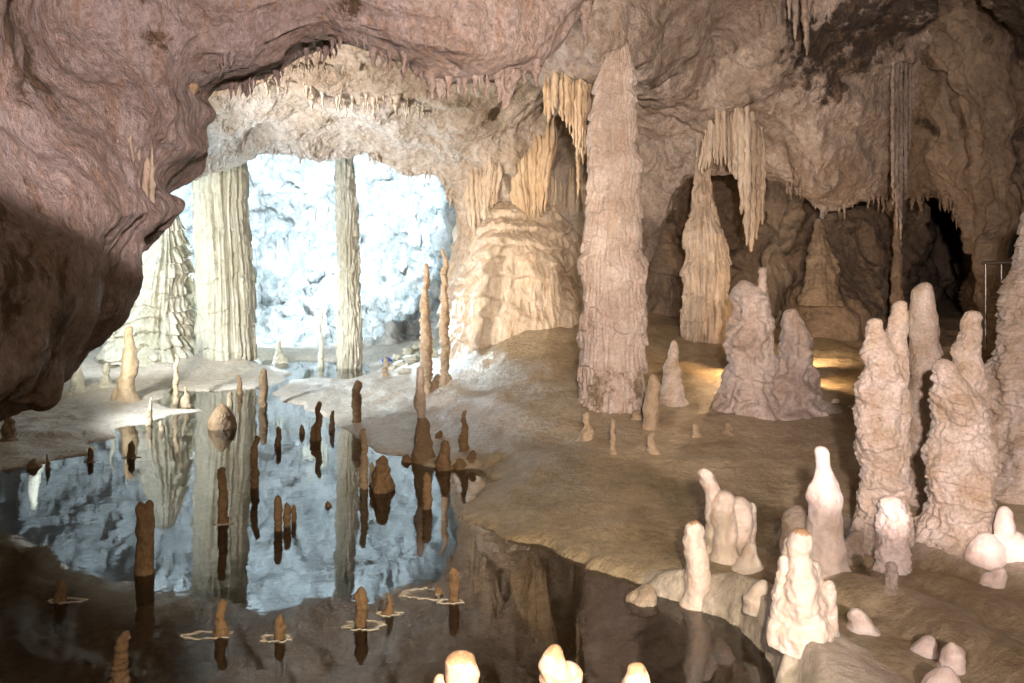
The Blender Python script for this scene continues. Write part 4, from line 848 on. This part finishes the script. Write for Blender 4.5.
# a blue bag on the rubble
x, y, z = ground_at(387, 363); r = 4.5 / F * y
v, f = spire(r * 1.3, [(0, r), (.5, r * 1.1), (.9, r * .7), (1, r * .4)], 24, 20, dict(lump=.3, fine=.1), 3)
bm_ = bpy.data.materials.new('blue_plastic'); bm_.use_nodes = True; bm_.node_tree.nodes['Principled BSDF'].inputs['Base Color'].default_value = (0.03, 0.09, 0.35, 1)
o = link('plastic_bag', mesh_np('bag', v, f), bm_, loc=(x, y, z)); tag(o, 'small blue and white bundle lying on the rubble at the back of the chamber', 'bundle')
v, f = spire(r * .5, [(0, r * 1.35), (1, r * 1.2)], 24, 10, dict(lump=.2), 5); link('white_wrap', mesh_np('wrap', v, f), M['back'], parent=o, loc=(0, 0, 0))

# handrail of the visitors' path at the right edge
def tube(pts, r, seg=10):
    pts = np.array(pts, float); n = len(pts); tan = np.gradient(pts, axis=0); tan /= np.linalg.norm(tan, axis=1, keepdims=True)
    up = np.array([0.13, 0.21, 0.97]); a = np.cross(tan, up); a /= np.linalg.norm(a, axis=1, keepdims=True); b = np.cross(tan, a)
    th = np.linspace(0, 2 * np.pi, seg, endpoint=False)
    v = (pts[:, None] + r * (np.cos(th)[None, :, None] * a[:, None] + np.sin(th)[None, :, None] * b[:, None])).reshape(-1, 3)
    I, J = np.meshgrid(np.arange(n - 1), np.arange(seg), indexing='ij'); J2 = (J + 1) % seg
    return v, np.stack([I * seg + J, (I + 1) * seg + J, (I + 1) * seg + J2, I * seg + J2], -1).reshape(-1, 4)
sm = bpy.data.materials.new('rail_steel'); sm.use_nodes = True
b = sm.node_tree.nodes['Principled BSDF']; b.inputs['Base Color'].default_value = (.22, .20, .18, 1); b.inputs['Metallic'].default_value = .9; b.inputs['Roughness'].default_value = .35
R0 = P(986, 330, 10.6)
rail = bpy.data.objects.new('handrail', None); C.objects.link(rail); rail.location = R0; tag(rail, 'steel handrail of the visitors\' path glimpsed behind the huge right-hand cone', 'handrail')
A_ = P(982, 263, 10.6) - R0; B_ = P(1060, 262, 9.6) - R0
v, f = tube([A_, A_ * .5 + B_ * .5, B_], .022); link('top_rail', mesh_np('top_rail', v, f), sm, parent=rail)
v, f = tube([A_ - (0, 0, .42), A_ * .5 + B_ * .5 - (0, 0, .42), B_ - (0, 0, .42)], .012); link('mid_rail', mesh_np('mid_rail', v, f), sm, parent=rail)
for px in (986, 1003, 1022, 1045):
    t = (px - 982) / 78; a = A_ * (1 - t) + B_ * t
    v, f = tube([a - (0, 0, 1.05), a - (0, 0, .5), a], .016); link('post', mesh_np('post', v, f), sm, parent=rail)
dm = bpy.data.materials.new('black_rubber'); dm.use_nodes = True; dm.node_tree.nodes['Principled BSDF'].inputs['Base Color'].default_value = (.012, .012, .012, 1)
c0 = P(1020, 262, 10.0); arc = [P(1012 + 12 * (1 - math.cos(a)), 258 - 24 * math.sin(a) , 10.0) - c0 for a in np.linspace(0, 1.6, 12)]
v, f = tube(arc, .05); o = link('cable_conduit', mesh_np('cable_conduit', v, f), dm, loc=c0); tag(o, 'thick black cable looping over the handrail at the right edge', 'cable')
print('stalactites', nstal[0], 'objects', len(bpy.data.objects))
